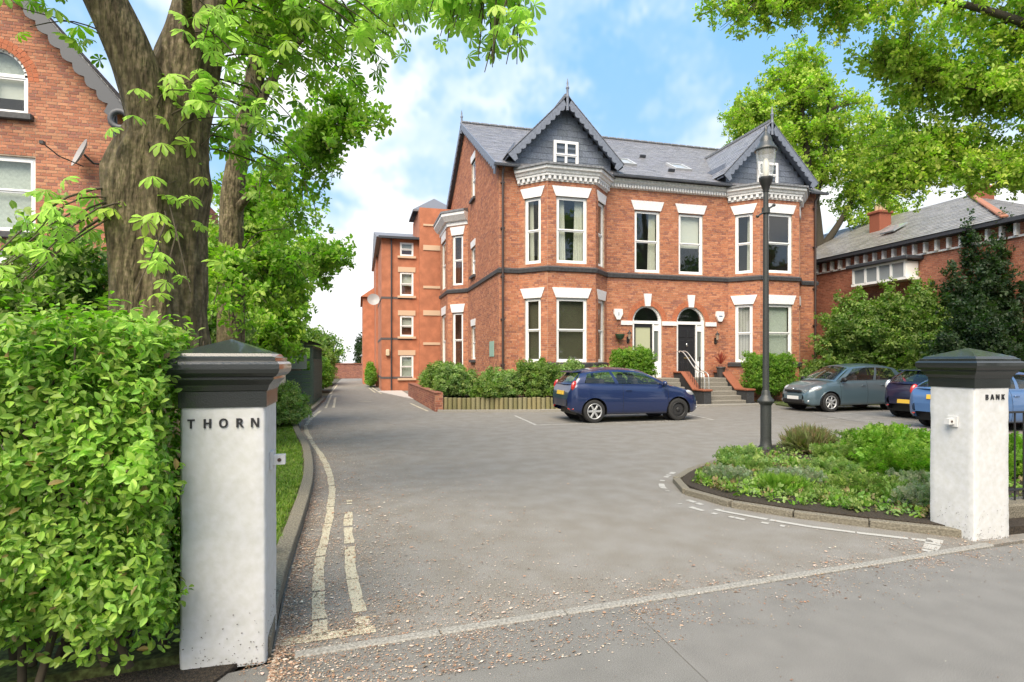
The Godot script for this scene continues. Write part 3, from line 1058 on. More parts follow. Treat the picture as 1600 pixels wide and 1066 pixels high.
func steps() -> void:
	var t := thing("front_steps", "two flights of stone steps between dark parapets with terracotta copings", "steps", Vector3(12.4, 0, -19.8))
	var stone := M("step_stone", Color(0.27, 0.25, 0.21), 0.85, {"tex": [1.2, 0.03, grey(0.75), grey(1)], "bump": [1.2, 0.08, 0.4]})
	for f in 2:
		var x: float = [-1.15, 1.08][f]
		var w: float = [1.75, 1.5][f]
		for i in 6:
			var mb := MB.new()
			var y := 0.162 * (i + 1)
			mb.cbox(Vector3(x, y / 2, 1.0 - 0.28 * i - 0.5), Vector3(w, y, 1.0 if i < 5 else 1.4), 0.02)
			put("step", mb, stone, t)
	var dk := M("parapet_grey", Color(0.05, 0.052, 0.056), 0.7, {"tex": [0.9, 0.03, grey(0.75), grey(1)]})
	var tc := M("terracotta", Color(0.33, 0.11, 0.055), 0.75, {"tex": [1.5, 0.04, grey(0.7), grey(1)]})
	for x in [-2.2, 0.12, 1.98]:
		var mb := MB.new()
		var p := PackedVector2Array([Vector2(-1.05, 0), Vector2(1.05, 0), Vector2(1.05, 0.52), Vector2(0.35, 0.52), Vector2(-0.45, 1.16), Vector2(-1.05, 1.16)])
		mb.prism(p, Transform3D(Basis(Vector3.BACK, Vector3.UP, Vector3.LEFT), Vector3(x + 0.15, 0, 0)), 0.3)
		put("parapet", mb, dk, t)
		for e in [[-1.07, 1.19, -0.45, 1.19], [-0.47, 1.2, 0.36, 0.555], [0.34, 0.55, 1.09, 0.55]]:
			var a := Vector3(x, e[1], e[0])
			var b := Vector3(x, e[3], e[2])
			var d := (b - a)
			var cp := MB.new()
			cp.cbox((a + b) / 2, Vector3(0.4, 0.075, d.length() + 0.02), 0.02, Basis(Vector3.RIGHT, d.cross(Vector3.RIGHT).normalized(), d.normalized()))
			put("coping", cp, tc, t)
	var ir := M("railing_black", Color(0.02, 0.02, 0.022), 0.4)
	for x in [0.12]:
		var rl := part("railing", t)
		for i in 14:
			var z := -0.85 + i * 0.13
			var b := 1.2 if z < -0.45 else maxf(0.58, 1.2 - (z + 0.45) * 0.8)
			var bm := MB.new()
			bm.tube([Vector3(x, b, z), Vector3(x, b + 0.62, z)], [0.009, 0.009], 5)
			put("baluster", bm, ir, rl)
		var hr := MB.new()
		for dx in [-0.09, 0.09]:
			var pts := curve([Vector3(x + dx, 2.02, -0.9), Vector3(x + dx, 1.98, -0.45), Vector3(x + dx, 1.36, 0.36), Vector3(x + dx, 1.2, 0.85), Vector3(x + dx, 1.02, 0.98), Vector3(x + dx, 0.6, 1.0)], 4)
			var rs := []
			for q in pts: rs.append(0.021)
			hr.tube(pts, rs, 8)
		put("handrail", hr, M("rail_steel", Color(0.55, 0.56, 0.56), 0.35, {"metal": 0.6}), rl)
		var ps := MB.new()
		ps.tube([Vector3(x, 0.55, 0.55), Vector3(x, 1.75, 0.55)], [0.028, 0.028], 8)
		ps.ellipsoid(Vector3(x, 1.77, 0.55), Vector3(0.04, 0.04, 0.04))
		put("post", ps, ir, rl)
	var cp := thing("cordyline", "spiky red cordyline in a dark pot beside the black door", "plant", Vector3(14.2, 0.97, -20.35))
	var pot := MB.new()
	pot.lathe([[0.12, 0.0], [0.17, 0.38], [0.19, 0.38], [0.19, 0.44], [0.15, 0.44], [0.14, 0.38]], Transform3D(), 14)
	put("pot", pot, M("pot_dark", Color(0.05, 0.045, 0.045), 0.5), cp)
	rng.seed = 41
	for i in 46:
		var lf := MB.new()
		var a := rng.randf() * TAU
		var el := rng.randf_range(0.1, 1.45)
		var d := Vector3(cos(a) * cos(el), sin(el), sin(a) * cos(el))
		var s := d.cross(Vector3.UP).normalized() * 0.022
		var o := Vector3(0, 0.55, 0)
		var L := rng.randf_range(0.45, 0.7)
		var m := o + d * L * 0.55
		var e := o + d * L - Vector3.UP * 0.12 * cos(el)
		lf.quad(o - s * 0.5, o + s * 0.5, m + s, m - s)
		lf.tri(m - s, m + s, e)
		put("leaf", lf, M("cordyline_%d" % (i % 3), [Color(0.3, 0.07, 0.05), Color(0.4, 0.13, 0.07), Color(0.22, 0.05, 0.04)][i % 3], 0.5, {"back": Color(0.5, 0.2, 0.15)}), cp)

func left_house() -> void:
	var t := Node3D.new()
	t.name = "gabled_brick_house"
	add_child(t)
	tag(t, "red brick house with steep gable and ornate bargeboard beyond the chestnut trunk", "house")
	var pal := [Color(0.484, 0.197, 0.111), Color(0.532, 0.226, 0.127), Color(0.426, 0.168, 0.0961), Color(0.561, 0.267, 0.152), Color(0.359, 0.148, 0.101)]
	var Z := -16.2
	var R := Vector3.RIGHT
	var dark := M("dark_band")
	var hs := [{"u0": 2.4, "u1": 3.9, "y0": 7.5, "y1": 8.3, "r": 0.75}, {"u0": 2.4, "u1": 4.05, "y0": 4.7, "y1": 6.5}]
	brick_wall(t, [-11.5, Z], [-5.8, Z], 0, 7.9, hs, pal, {"gable": {"u": 2.85, "y": 11.35}, "single": 300})
	window(t, Vector3(-8.35, 7.5, Z), R, 1.5, 0.95, {"mid": 0.0, "split": true, "inside": "half"})
	var fan := part("fanlight", t)
	var fr := MB.new()
	for k in 18:
		var a := PI * (k + 0.5) / 18
		fr.box(Vector3(-8.35 + cos(a) * 0.7, 8.42 + sin(a) * 0.62, Z - 0.1), Vector3(0.09, 0.14, 0.08), Basis(Vector3.BACK, a))
	fr.box(Vector3(-8.35, 8.42, Z - 0.1), Vector3(1.5, 0.08, 0.08))
	put("frame", fr, M("window_paint"), fan)
	var gp := MB.new()
	var hp := PackedVector2Array()
	for k in 17: hp.append(Vector2(cos(PI * k / 16) * 0.68, sin(PI * k / 16) * 0.6))
	gp.prism(hp, Transform3D(Basis(), Vector3(-8.35, 8.44, Z - 0.11)), 0.01)
	put("pane", gp, M("glass"), fan)
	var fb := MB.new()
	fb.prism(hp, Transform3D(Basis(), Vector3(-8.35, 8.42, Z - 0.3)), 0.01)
	put("blind", fb, M("blind_pale_blind", Color(0.5, 0.58, 0.5), 0.7), fan)  # added pale green panel, its colour standing in for the greenish reflection
	window(t, Vector3(-8.275, 4.7, Z), R, 1.65, 1.8, {"mid": 0.55, "inside": "pale_blind"})
	for e in [[-8.35, 7.42, 1.75], [-8.275, 4.62, 1.9]]:
		var sl := MB.new()
		sl.cbox(Vector3(e[0], e[1], Z + 0.04), Vector3(e[2], 0.16, 0.2), 0.02)
		put("sill", sl, dark, t)
	brick_wall(t, [-5.8, Z], [-5.8, -27.0], 0, 7.9, [{"u0": 3.0, "u1": 4.1, "y0": 1.2, "y1": 3.2}], pal)
	window(t, Vector3(-5.8, 1.2, Z - 3.55), Vector3.FORWARD, 1.1, 2.0, {"inside": "pale_blind"})
	# bay at the foot
	brick_wall(t, [-10.5, -15.3], [-6.3, -15.3], 0, 3.9, [{"u0": 1.2, "u1": 2.55, "y0": 1.1, "y1": 3.25}], pal)
	brick_wall(t, [-6.3, -15.3], [-6.3, Z], 0, 3.9, [], pal)
	window(t, Vector3(-8.62, 1.1, -15.3), R, 1.35, 2.15, {"inside": "pale_blind"})
	var br := MB.new()
	br.box(Vector3(-8.35, 4.0, -15.65), Vector3(4.5, 0.16, 1.15))
	put("bay_roof", br, M("lead"), t)
	var bf := MB.new()
	bf.box(Vector3(-8.35, 3.86, -15.1), Vector3(4.35, 0.14, 0.1))
	put("fascia", bf, M("cornice_white"), t)
	var grey_board := M("board_grey", Color(0.07, 0.075, 0.085), 0.55)
	var ap := Vector3(-8.65, 11.6, Z + 0.3)
	for s in [-1, 1]:
		var lo := Vector3(-8.65 + s * 3.2, 7.78, Z + 0.3)
		var S := (ap - lo).normalized()
		var Ls := (ap - lo).length()
		verge_board(t, lo, ap, Vector3.BACK, 0.34, 12, grey_board)
		# scroll at the foot of the board
		var sc := MB.new()
		var pts := []
		var rs := []
		for k in 15:
			var a := TAU * k / 14
			pts.append(lo + Vector3(-s * 0.12 + cos(a) * 0.2, -0.3 + sin(a) * 0.2, 0.03))
			rs.append(0.07)
		sc.tube(pts, rs, 8)
		put("scroll", sc, grey_board, t)
		var poly := PackedVector2Array([Vector2(0, 0), Vector2(9, 0), Vector2(9, Ls), Vector2(0, Ls)])
		if s < 0: slates(t, Vector3(lo.x, lo.y, Z + 0.35 - 9), Vector3.BACK, S, poly, Color(0.23, 0.225, 0.23))
		else: slates(t, Vector3(lo.x, lo.y, Z + 0.35), Vector3.FORWARD, S, poly, Color(0.23, 0.225, 0.23))
	# wing to the right, set back
	var S2 := Vector3(0, 3.4, -3.6).normalized()
	slates(t, Vector3(-7.2, 8.0, -18.6), R, S2, PackedVector2Array([Vector2(0, 0), Vector2(1.9, 0), Vector2(1.9, 4.9), Vector2(0, 4.9)]), Color(0.23, 0.225, 0.23))
	var pp := MB.new()
	pp.tube([Vector3(-5.75, 0.2, Z + 0.1), Vector3(-5.75, 7.7, Z + 0.1)], [0.045, 0.045], 8)
	put("drainpipe", pp, M("gutter"), t)
	rebase(t, Vector3(-8.65, 0, -20))
	var ds := thing("satellite_dish", "grey satellite dish bracketed to the corner of the gabled brick house", "dish", Vector3(-6.02, 6.45, Z + 0.01))
	var B := Basis(Vector3.UP, -0.95) * Basis(Vector3.RIGHT, -0.35)
	var dm := MB.new()
	dm.lathe([[0.0, 0.0], [0.15, 0.012], [0.28, 0.045], [0.36, 0.08], [0.36, 0.08], [0.365, 0.075], [0.28, 0.03], [0.0, -0.012]], Transform3D(B * Basis(Vector3.RIGHT, PI / 2), Vector3(-0.3, 0.1, 0.38)), 24)
	put("reflector", dm, M("dish_grey", Color(0.3, 0.3, 0.31), 0.5), ds)
	var am := MB.new()
	am.tube([Vector3(0, 0, 0.02), Vector3(-0.14, -0.05, 0.22), Vector3(-0.28, 0.1, 0.36)], [0.025, 0.025, 0.025], 8)
	am.tube([Vector3(-0.27, -0.2, 0.42), Vector3(-0.62, -0.1, 0.75), Vector3(-0.85, 0.1, 0.9)], [0.014, 0.014, 0.014], 6)
	am.box(Vector3(-0.87, 0.12, 0.92), Vector3(0.08, 0.07, 0.12))
	am.box(Vector3(0, 0, 0.012), Vector3(0.16, 0.2, 0.02))
	put("arm", am, M("lamp_black"), ds)

func right_house() -> void:
	var t := Node3D.new()
	t.name = "long_brick_house"
	add_child(t)
	tag(t, "long brick house with grey slate roof and white eaves brackets behind shrubs", "house")
	var pal := [Color(0.407, 0.148, 0.0911), Color(0.455, 0.168, 0.101), Color(0.349, 0.123, 0.0759), Color(0.484, 0.187, 0.111)]
	brick_wall(t, [22.0, -36.0], [22.0, -8.0], 0, 6.5, [{"u0": 4.0, "u1": 5.2, "y0": 1.2, "y1": 3.0}], pal)
	window(t, Vector3(22.0, 1.2, -31.4), Vector3.BACK, 1.2, 1.8, {})
	var wh := M("cornice_white")
	var bm := MB.new()
	bm.box(Vector3(21.96, 5.95, -22), Vector3(0.08, 0.07, 28))
	for i in 60: bm.box(Vector3(21.9, 6.18, -35.8 + i * 0.47), Vector3(0.18, 0.42, 0.09))
	put("eaves_brackets", bm, wh, t)
	var lb := MB.new()
	lb.box(Vector3(21.97, 3.35, -30), Vector3(0.07, 0.12, 12))
	put("band", lb, wh, t)
	var gt := MB.new()
	gt.box(Vector3(21.62, 6.5, -22), Vector3(0.14, 0.14, 28.4))
	gt.box(Vector3(21.85, 6.44, -22), Vector3(0.4, 0.05, 28.4))
	put("gutter", gt, M("gutter"), t)
	var S := Vector3(4.9, 2.5, 0).normalized()
	var Ls := Vector3(4.9, 2.5, 0).length()
	slates(t, Vector3(21.55, 6.57, -36.0), Vector3.BACK, S, PackedVector2Array([Vector2(0, 0), Vector2(21.2, 0), Vector2(16.4, Ls), Vector2(0, Ls)]), Color(0.28, 0.27, 0.255), 0.32, 0.24)
	# hipped end
	var a := Vector3(21.55, 6.57, -14.8)
	var apx := Vector3(26.45, 9.07, -19.6)
	var U := Vector3(1, 0, 0)
	var S3 := Vector3(0, 2.5, -4.8).normalized()
	slates(t, a, U, S3, PackedVector2Array([Vector2(0, 0), Vector2(9.8, 0), Vector2(4.9, Vector3(0, 2.5, -4.8).length())]), Color(0.25, 0.235, 0.22), 0.32, 0.24)
	var hip := MB.new()
	for i in 16: hip.cbox(a.lerp(apx, (i + 0.5) / 16) + Vector3.UP * 0.06, Vector3(0.42, 0.1, 0.24), 0.03, Basis.looking_at((apx - a).normalized()) * Basis(Vector3.UP, PI / 2))
	put("hip_tiles", hip, M("red_tile", Color(0.3, 0.13, 0.08), 0.8), t)
	var back := MB.new()
	back.quad(Vector3(31.4, 6.57, -14.8), Vector3(31.4, 6.57, -36), Vector3(26.45, 9.07, -36), Vector3(26.45, 9.07, -19.6))
	put("rear_slope", back, M("rear_slates"), t)
	var ew := MB.new()
	ew.box(Vector3(26.5, 3.25, -15.2), Vector3(8.9, 6.5, 0.2))
	put("end_wall", ew, M("rear_brick"), t)
	for c in [[24.4, -22.3, 8.75], [26.6, -19.2, 9.2]]:
		var ch := part("chimney", t)
		var cm := MB.new()
		cm.cbox(Vector3(c[0], c[2] - 0.9, c[1]), Vector3(0.7, 1.8, 0.6), 0.02)
		cm.cbox(Vector3(c[0], c[2] + 0.05, c[1]), Vector3(0.84, 0.14, 0.74), 0.03)
		put("stack", cm, M("chimney_brick", Color(0.36, 0.11, 0.06), 0.9, {"tex": [3.0, 0.06, grey(0.65), grey(1)]}), ch)
		for k in 3:
			var pm := MB.new()
			pm.lathe([[0.09, 0.0], [0.08, 0.3], [0.095, 0.31], [0.095, 0.35], [0.065, 0.35], [0.065, 0.15]], Transform3D(Basis(), Vector3(c[0] - 0.22 + k * 0.22, c[2] + 0.12, c[1])), 10)
			put("chimney_pot", pm, M("buff_pot", Color(0.4, 0.3, 0.18), 0.8), ch)
	var sk := MB.new()
	sk.box(Vector3(23.3, 7.62, -20.6), Vector3(0.9, 0.06, 0.7), Basis(Vector3.BACK, atan2(S.y, S.x)))
	put("roof_window", sk, M("skylight_glass"), t)
	var orl := part("oriel_window", t)
	var om := MB.new()
	om.box(Vector3(21.65, 5.0, -19.6), Vector3(0.7, 0.1, 2.7))
	for i in 5: om.box(Vector3(21.34, 5.36, -20.85 + i * 0.625), Vector3(0.08, 0.66, 0.09))
	for s in [-1, 1]: om.box(Vector3(21.65, 5.36, -19.6 + s * 1.27), Vector3(0.6, 0.66, 0.06))
	om.box(Vector3(21.34, 5.7, -19.6), Vector3(0.09, 0.08, 2.6))
	put("frame", om, M("window_paint"), orl)
	for i in 4:
		var pn := MB.new()
		pn.box(Vector3(21.35, 5.36, -20.54 + i * 0.625), Vector3(0.01, 0.62, 0.54))
		put("pane", pn, M("skylight_glass"), orl)
	var orf := MB.new()
	orf.cbox(Vector3(21.6, 5.82, -19.6), Vector3(0.95, 0.16, 3.0), 0.03)
	put("canopy", orf, M("gutter"), orl)
	rebase(t, Vector3(26.4, 0, -22))

func flats() -> void:
	var t := Node3D.new()
	t.name = "modern_flats"
	add_child(t)
	tag(t, "four storey orange brick block of flats at the end of the drive", "building")
	var ob := M("orange_brick", Color(0.58, 0.22, 0.12), 0.9, {"tex": [5.0, 0.09, grey(0.82), grey(1)], "coarse": [0.15, 0.02, grey(0.86), grey(1)]})
	var cream := M("cream_stone", Color(0.55, 0.4, 0.28), 0.8)
	var bandm := M("band_grey", Color(0.1, 0.085, 0.085), 0.8)
	var Z := -32.3
	var w := MB.new()
	# front face in strips round the windows
	var wy := [[0.7, 1.95], [3.0, 4.15], [5.25, 6.55], [7.45, 8.2]]
	w.box(Vector3(1.72, 4.2, Z - 3), Vector3(1.0, 8.4, 6.0))
	w.box(Vector3(3.1, 4.2, Z - 3), Vector3(0.3, 8.4, 6.0))
	var y := 0.0
	for e in wy:
		w.box(Vector3(2.585, (y + e[0]) / 2, Z - 3), Vector3(0.73, e[0] - y, 6.0))
		y = e[1]
	w.box(Vector3(2.585, 8.3, Z - 3), Vector3(0.73, 0.2, 6.0))
	w.box(Vector3(2.585, 4.2, Z - 3.2), Vector3(0.7, 8.3, 5.6))
	w.box(Vector3(2.2, 4.2, Z - 9), Vector3(2.2, 8.4, 6.0))
	put("wall", w, ob, t)
	var tw := MB.new()
	tw.box(Vector3(4.3, 5.05, Z - 1.6), Vector3(2.1, 10.1, 4.0))
	put("stair_tower", tw, ob, t)
	var lw := MB.new()
	lw.box(Vector3(1.1, 3.1, Z - 14), Vector3(1.6, 6.2, 8))
	lw.prism(PackedVector2Array([Vector2(-0.95, 0), Vector2(0.95, 0), Vector2(0.3, 0.9)]), Transform3D(Basis(), Vector3(1.1, 6.2, Z - 18)), 8.2)
	put("rear_wing", lw, ob, t)
	for e in wy:
		window(t, Vector3(2.585, e[0], Z), Vector3.RIGHT, 0.73, e[1] - e[0], {"frame": 0.05, "inside": "half" if e[0] > 1 else "pale_blind", "recess": 0.05})
		var sl := MB.new()
		sl.box(Vector3(2.585, e[0] - 0.06, Z + 0.03), Vector3(1.0, 0.12, 0.14))
		put("sill", sl, cream, t)
		if e[1] < 8:
			var ln := MB.new()
			ln.box(Vector3(2.585, e[1] + 0.15, Z + 0.005), Vector3(0.95, 0.28, 0.06))
			put("lintel", ln, cream, t)
	for yy in [0.75, 2.9, 5.15]:
		var b := MB.new()
		b.box(Vector3(2.05, yy - 0.03, Z + 0.003), Vector3(1.7, 0.12, 0.02))
		b.box(Vector3(1.215, yy - 0.03, Z - 3), Vector3(0.02, 0.12, 6.0))
		put("brick_band", b, bandm, t)
	for e in [[9.15, 0.1], [7.9, 0.28], [5.72, 0.14], [4.3, 0.28], [2.6, 0.14]]:
		var b := MB.new()
		b.box(Vector3(4.05, e[0], Z + 0.41), Vector3(1.2, e[1], 0.06))
		put("stone_dressing", b, cream, t)
	var pp := MB.new()
	pp.tube([Vector3(1.75, 0.05, Z + 0.07), Vector3(1.75, 8.4, Z + 0.07)], [0.04, 0.04], 8)
	put("drainpipe", pp, M("gutter"), t)
	var bx := MB.new()
	bx.cbox(Vector3(1.55, 2.1, Z + 0.1), Vector3(0.2, 0.35, 0.18), 0.03)
	put("wall_light", bx, M("fitting_cream", Color(0.6, 0.5, 0.35), 0.6), t)
	var sl := M("slate_plain", Color(0.19, 0.195, 0.22), 0.5, {"tex": [1.2, 0.06, grey(0.75), grey(1)]})
	var rf := MB.new()
	rf.prism(PackedVector2Array([Vector2(-0.3, 0), Vector2(12.4, 0), Vector2(6.0, 1.6)]), Transform3D(Basis(Vector3.FORWARD, Vector3.UP, Vector3.RIGHT), Vector3(0.95, 8.4, Z)), 2.6)
	put("roof", rf, sl, t)
	var ev := MB.new()
	ev.box(Vector3(2.2, 8.4, Z + 0.28), Vector3(2.3, 0.12, 0.14))
	put("gutter", ev, M("gutter"), t)
	var pr := MB.new()
	pr.square([[1.35, 10.05], [1.35, 10.15], [0.0, 11.2]], Transform3D(Basis(), Vector3(4.3, 0, Z - 1.6)))
	put("tower_roof", pr, sl, t)
	rebase(t, Vector3(2.6, 0, -35))
	var ds := thing("satellite_dish", "pale satellite dish on the side of the orange brick flats", "dish", Vector3(0.92, 5.1, -33.6))
	var dm := MB.new()
	dm.lathe([[0.0, 0.0], [0.2, 0.03], [0.34, 0.09], [0.34, 0.09], [0.2, 0.02], [0.0, -0.01]], Transform3D(Basis(Vector3.RIGHT, 1.3), Vector3(-0.1, 0, 0.15)), 20)
	put("reflector", dm, M("dish_grey"), ds)
	var am := MB.new()
	am.tube([Vector3(0.3, -0.05, -0.1), Vector3(-0.05, 0, 0.1)], [0.025, 0.025], 6)
	put("arm", am, M("lamp_black"), ds)

func ground() -> void:
	var g := MB.new()
	g.quad(Vector3(-400, -0.03, 120), Vector3(400, -0.03, 120), Vector3(400, -0.03, -400), Vector3(-400, -0.03, -400))
	struct("ground", g, M("earth", Color(0.09, 0.085, 0.05), 0.95, {"tex": [0.4, 0.03, grey(0.6), grey(1)]}))
	var asph := M("asphalt", Color(0.295, 0.283, 0.26), 0.9, {"tex": [1.3, 0.15, grey(0.66), grey(1)], "coarse": [0.09, 0.045, Color(0.92, 0.905, 0.88), grey(1)]})
	var left := [[-0.47, -3.45], [-0.52, -4.5], [-0.58, -8.0], [-0.85, -11.0], [-1.25, -13.6], [-1.55, -16.4], [-1.4, -20.5], [-1.35, -25.5], [-1.6, -40], [-1.5, -56]]
	var poly := left.duplicate()
	poly.append_array([[30, -56], [30, -3.9], [5.9, -3.9]])
	struct("driveway", flat(poly, 0.0, 0.03), asph)
	var pv := M("pavement_asphalt", Color(0.225, 0.22, 0.205), 0.9, {"tex": [1.5, 0.18, grey(0.72), grey(1)], "coarse": [0.11, 0.05, grey(0.93), grey(1)]})
	struct("pavement", flat([[-30, -2.9], [-1.2, -3.2], [-0.4, -3.37], [5.0, -3.78], [30, -5.2], [30, 3.2], [-30, 3.2]], 0.004), pv)
	struct("pavement_patch", flat([[1.75, -3.51], [5.0, -3.76], [9.0, -3.95], [9.0, 1.0], [2.3, 1.0], [1.72, -2.2]], 0.008), M("patch_asphalt", Color(0.245, 0.238, 0.222), 0.9, {"tex": [1.7, 0.18, grey(0.7), grey(1)], "coarse": [0.11, 0.05, grey(0.93), grey(1)]}))
	struct("road", flat([[-80, 3.2], [80, 3.2], [80, 11], [-80, 11]], -0.02), asph)
	var conc := M("kerb_concrete", Color(0.25, 0.225, 0.17), 0.9, {"tex": [1.4, 0.06, grey(0.6), grey(1)], "bump": [1.4, 0.1, 0.25]})
	# flush edging between pavement and drive, laid in lengths
	var ed := Node3D.new()
	ed.name = "edging"
	add_child(ed)
	ed.set_meta("kind", "structure")
	rng.seed = 3
	for i in 7:
		var a := Vector3(-0.35, 0, -3.41).lerp(Vector3(5.45, 0, -3.86), i / 7.0)
		var b := Vector3(-0.35, 0, -3.41).lerp(Vector3(5.45, 0, -3.86), (i + 1) / 7.0)
		var mb := MB.new()
		mb.cbox((a + b) / 2 + Vector3(0, -0.03 + rng.randf() * 0.004, 0), Vector3((b - a).length() - 0.008, 0.09, 0.075), 0.008, Basis(Vector3.UP, 0.0775))
		put("edging_stone", mb, M("edging_grey", Color(0.33, 0.32, 0.29), 0.9, {"tex": [1.4, 0.06, grey(0.7), grey(1)]}), ed)
	# kerb along the lawn, stone by stone
	var kb := Node3D.new()
	kb.name = "lawn_kerb"
	add_child(kb)
	kb.set_meta("kind", "structure")
	var run := []
	for p in left: run.append(Vector3(p[0], 0, p[1]))
	kerb(kb, curve(run.slice(0, 8), 10), 0.11, 0.13, conc, 0.6, 1)
	var lp := []
	for p in curve(run.slice(0, 8), 4): lp.append([p.x - 0.12, p.z])
	lp.append_array([[-5.8, -25.5], [-5.8, -3.0], [-0.9, -3.45]])
	struct("lawn", flat(lp, 0.07, 0.09), M("lawn_soil", Color(0.1, 0.13, 0.035), 0.95, {"tex": [0.8, 0.05, Color(0.55, 0.5, 0.4), grey(1)]}))
	struct("hedge_bed", flat([[-0.7, -4.3], [-0.62, -3.4], [-0.95, -2.75], [-9, -2.5], [-9, -4.4]], 0.02, 0.03), M("soil", Color(0.075, 0.055, 0.035), 0.95, {"tex": [1.2, 0.06, grey(0.5), grey(1)], "bump": [1.2, 0.12, 2.0]}))
	# island bed on the right
	var bed := [Vector3(5.5, 0, -4.17), Vector3(5.3, 0, -4.33), Vector3(4.56, 0, -5.05), Vector3(4.08, 0, -5.75), Vector3(4.0, 0, -6.5), Vector3(4.35, 0, -7.1), Vector3(5.2, 0, -7.75), Vector3(6.6, 0, -8.7), Vector3(8.2, 0, -9.4), Vector3(10.2, 0, -9.6)]
	var ik := Node3D.new()
	ik.name = "bed_kerb"
	add_child(ik)
	ik.set_meta("kind", "structure")
	kerb(ik, curve(bed, 8), 0.065, 0.1, conc, 0.6, 1)
	var bp := []
	for p in curve(bed, 6): bp.append([p.x + 0.05, p.z])
	bp.append_array([[11.5, -9.3], [11.5, -4.1], [5.9, -4.05]])
	struct("planting_bed", flat(bp, 0.075, 0.09), M("soil"))
	# front garden bed behind the logs, low brick wall on the drive side
	struct("garden_bed", flat([[2.5, -18.75], [6.3, -17.85], [10.1, -17.95], [10.1, -20.9], [5.1, -20.9], [5.1, -27.1], [2.35, -27.1]], 0.36, 0.3), M("soil"))
	var wl := Node3D.new()
	wl.name = "planter_wall"
	add_child(wl)
	tag(wl, "low red brick planter wall along the drive beside the villa", "wall")
	var pal := [Color(0.34, 0.12, 0.075), Color(0.4, 0.15, 0.09), Color(0.28, 0.1, 0.07), Color(0.44, 0.19, 0.11)]
	brick_wall(wl, [2.25, -27.2], [2.4, -18.65], 0, 0.6, [], pal)
	brick_wall(wl, [2.4, -18.65], [2.65, -18.6], 0, 0.6, [], pal)
	brick_wall(wl, [2.65, -18.6], [2.6, -19.0], 0, 0.6, [], pal)
	var cp := MB.new()
	cp.box(Vector3(2.44, 0.61, -22.9), Vector3(0.27, 0.03, 8.6), Basis(Vector3.UP, 0.0175))
	put("capping", cp, M("capping_brick", Color(0.36, 0.14, 0.085), 0.9, {"tex": [2.0, 0.07, grey(0.6), grey(1)]}), wl)
	rebase(wl, Vector3(2.4, 0, -22))
	var le := thing("log_edging", "upright half log edging round the shrub bed before the villa", "edging", Vector3(6.3, 0, -18))
	var path := curve([Vector3(2.68, 0, -18.72), Vector3(4.4, 0, -18.2), Vector3(6.35, 0, -17.8), Vector3(8.2, 0, -17.75), Vector3(10.0, 0, -17.9)], 16)
	var lm := []
	for k in 4: lm.append(M("log_%d" % k, [Color(0.3, 0.27, 0.12), Color(0.36, 0.31, 0.15), Color(0.26, 0.24, 0.11), Color(0.33, 0.3, 0.16)][k], 0.85, {"tex": [3.0, 0.05, grey(0.6), grey(1)]}))
	rng.seed = 12
	var total := 0.0
	for i in path.size() - 1: total += path[i].distance_to(path[i + 1])
	for k in int(total / 0.152):
		var want := (k + 0.5) * 0.152
		var p: Vector3 = path[0]
		for i in path.size() - 1:
			var l: float = path[i].distance_to(path[i + 1])
			if want <= l:
				p = path[i].lerp(path[i + 1], want / l)
				break
			want -= l
		var mb := MB.new()
		var h := 0.44 + rng.randf() * 0.025
		mb.lathe([[0.074, -0.02], [0.074, h - 0.012], [0.066, h], [0.066, h], [0.0, h + 0.004]], Transform3D(Basis(), p - Vector3(6.3, 0, -18)), 10)
		put("log", mb, lm[rng.randi() % 4], le)
	var kk := Node3D.new()
	kk.name = "garden_kerb"
	add_child(kk)
	kk.set_meta("kind", "structure")
	kerb(kk, curve([Vector3(2.45, 0, -18.45), Vector3(4.4, 0, -18.0), Vector3(6.35, 0, -17.62), Vector3(8.4, 0, -17.55), Vector3(10.2, 0, -17.7), Vector3(10.6, 0, -18.6)], 6), 0.07, 0.12, M("kerb_pale", Color(0.36, 0.34, 0.3), 0.9, {"tex": [1.4, 0.06, grey(0.7), grey(1)]}), 0.9, 1)
	struct("path", flat([[10.6, -18.75], [15.2, -18.6], [15.2, -18.2], [10.4, -18.2]], 0.05, 0.06), M("kerb_pale"))
	struct("parking_slab", flat([[12.6, -10.4], [13.5, -14.5], [14.6, -16.2], [21, -16.4], [21, -10.4]], 0.006), M("slab_concrete", Color(0.3, 0.285, 0.26), 0.9, {"tex": [0.9, 0.06, grey(0.8), grey(1)], "coarse": [0.2, 0.02, grey(0.85), grey(1)]}))
	struct("far_paving", flat([[0.95, -31.6], [2.35, -24.6], [2.3, -32.2], [1.2, -32.2]], 0.02, 0.03), M("pale_paving", Color(0.45, 0.42, 0.39), 0.9))
	# grass beyond
	struct("far_lawn", flat([[14.8, -17.2], [22, -17.2], [22, -20.9], [19.4, -20.9], [15.2, -18.9]], 0.05, 0.06), M("lawn_soil"))
	markings()
	var fw := Node3D.new()
	fw.name = "end_wall"
	add_child(fw)
	tag(fw, "brick boundary wall closing the far end of the drive", "wall")
	brick_wall(fw, [-6, -56.2], [6, -56.2], 0, 1.35, [], [Color(0.3, 0.12, 0.085), Color(0.36, 0.15, 0.1), Color(0.26, 0.1, 0.08)])
	var cc := MB.new()
	cc.box(Vector3(0, 1.39, -56.3), Vector3(12, 0.08, 0.34))
	put("coping", cc, M("capping_brick"), fw)
	rebase(fw, Vector3(0, 0, -56.3))

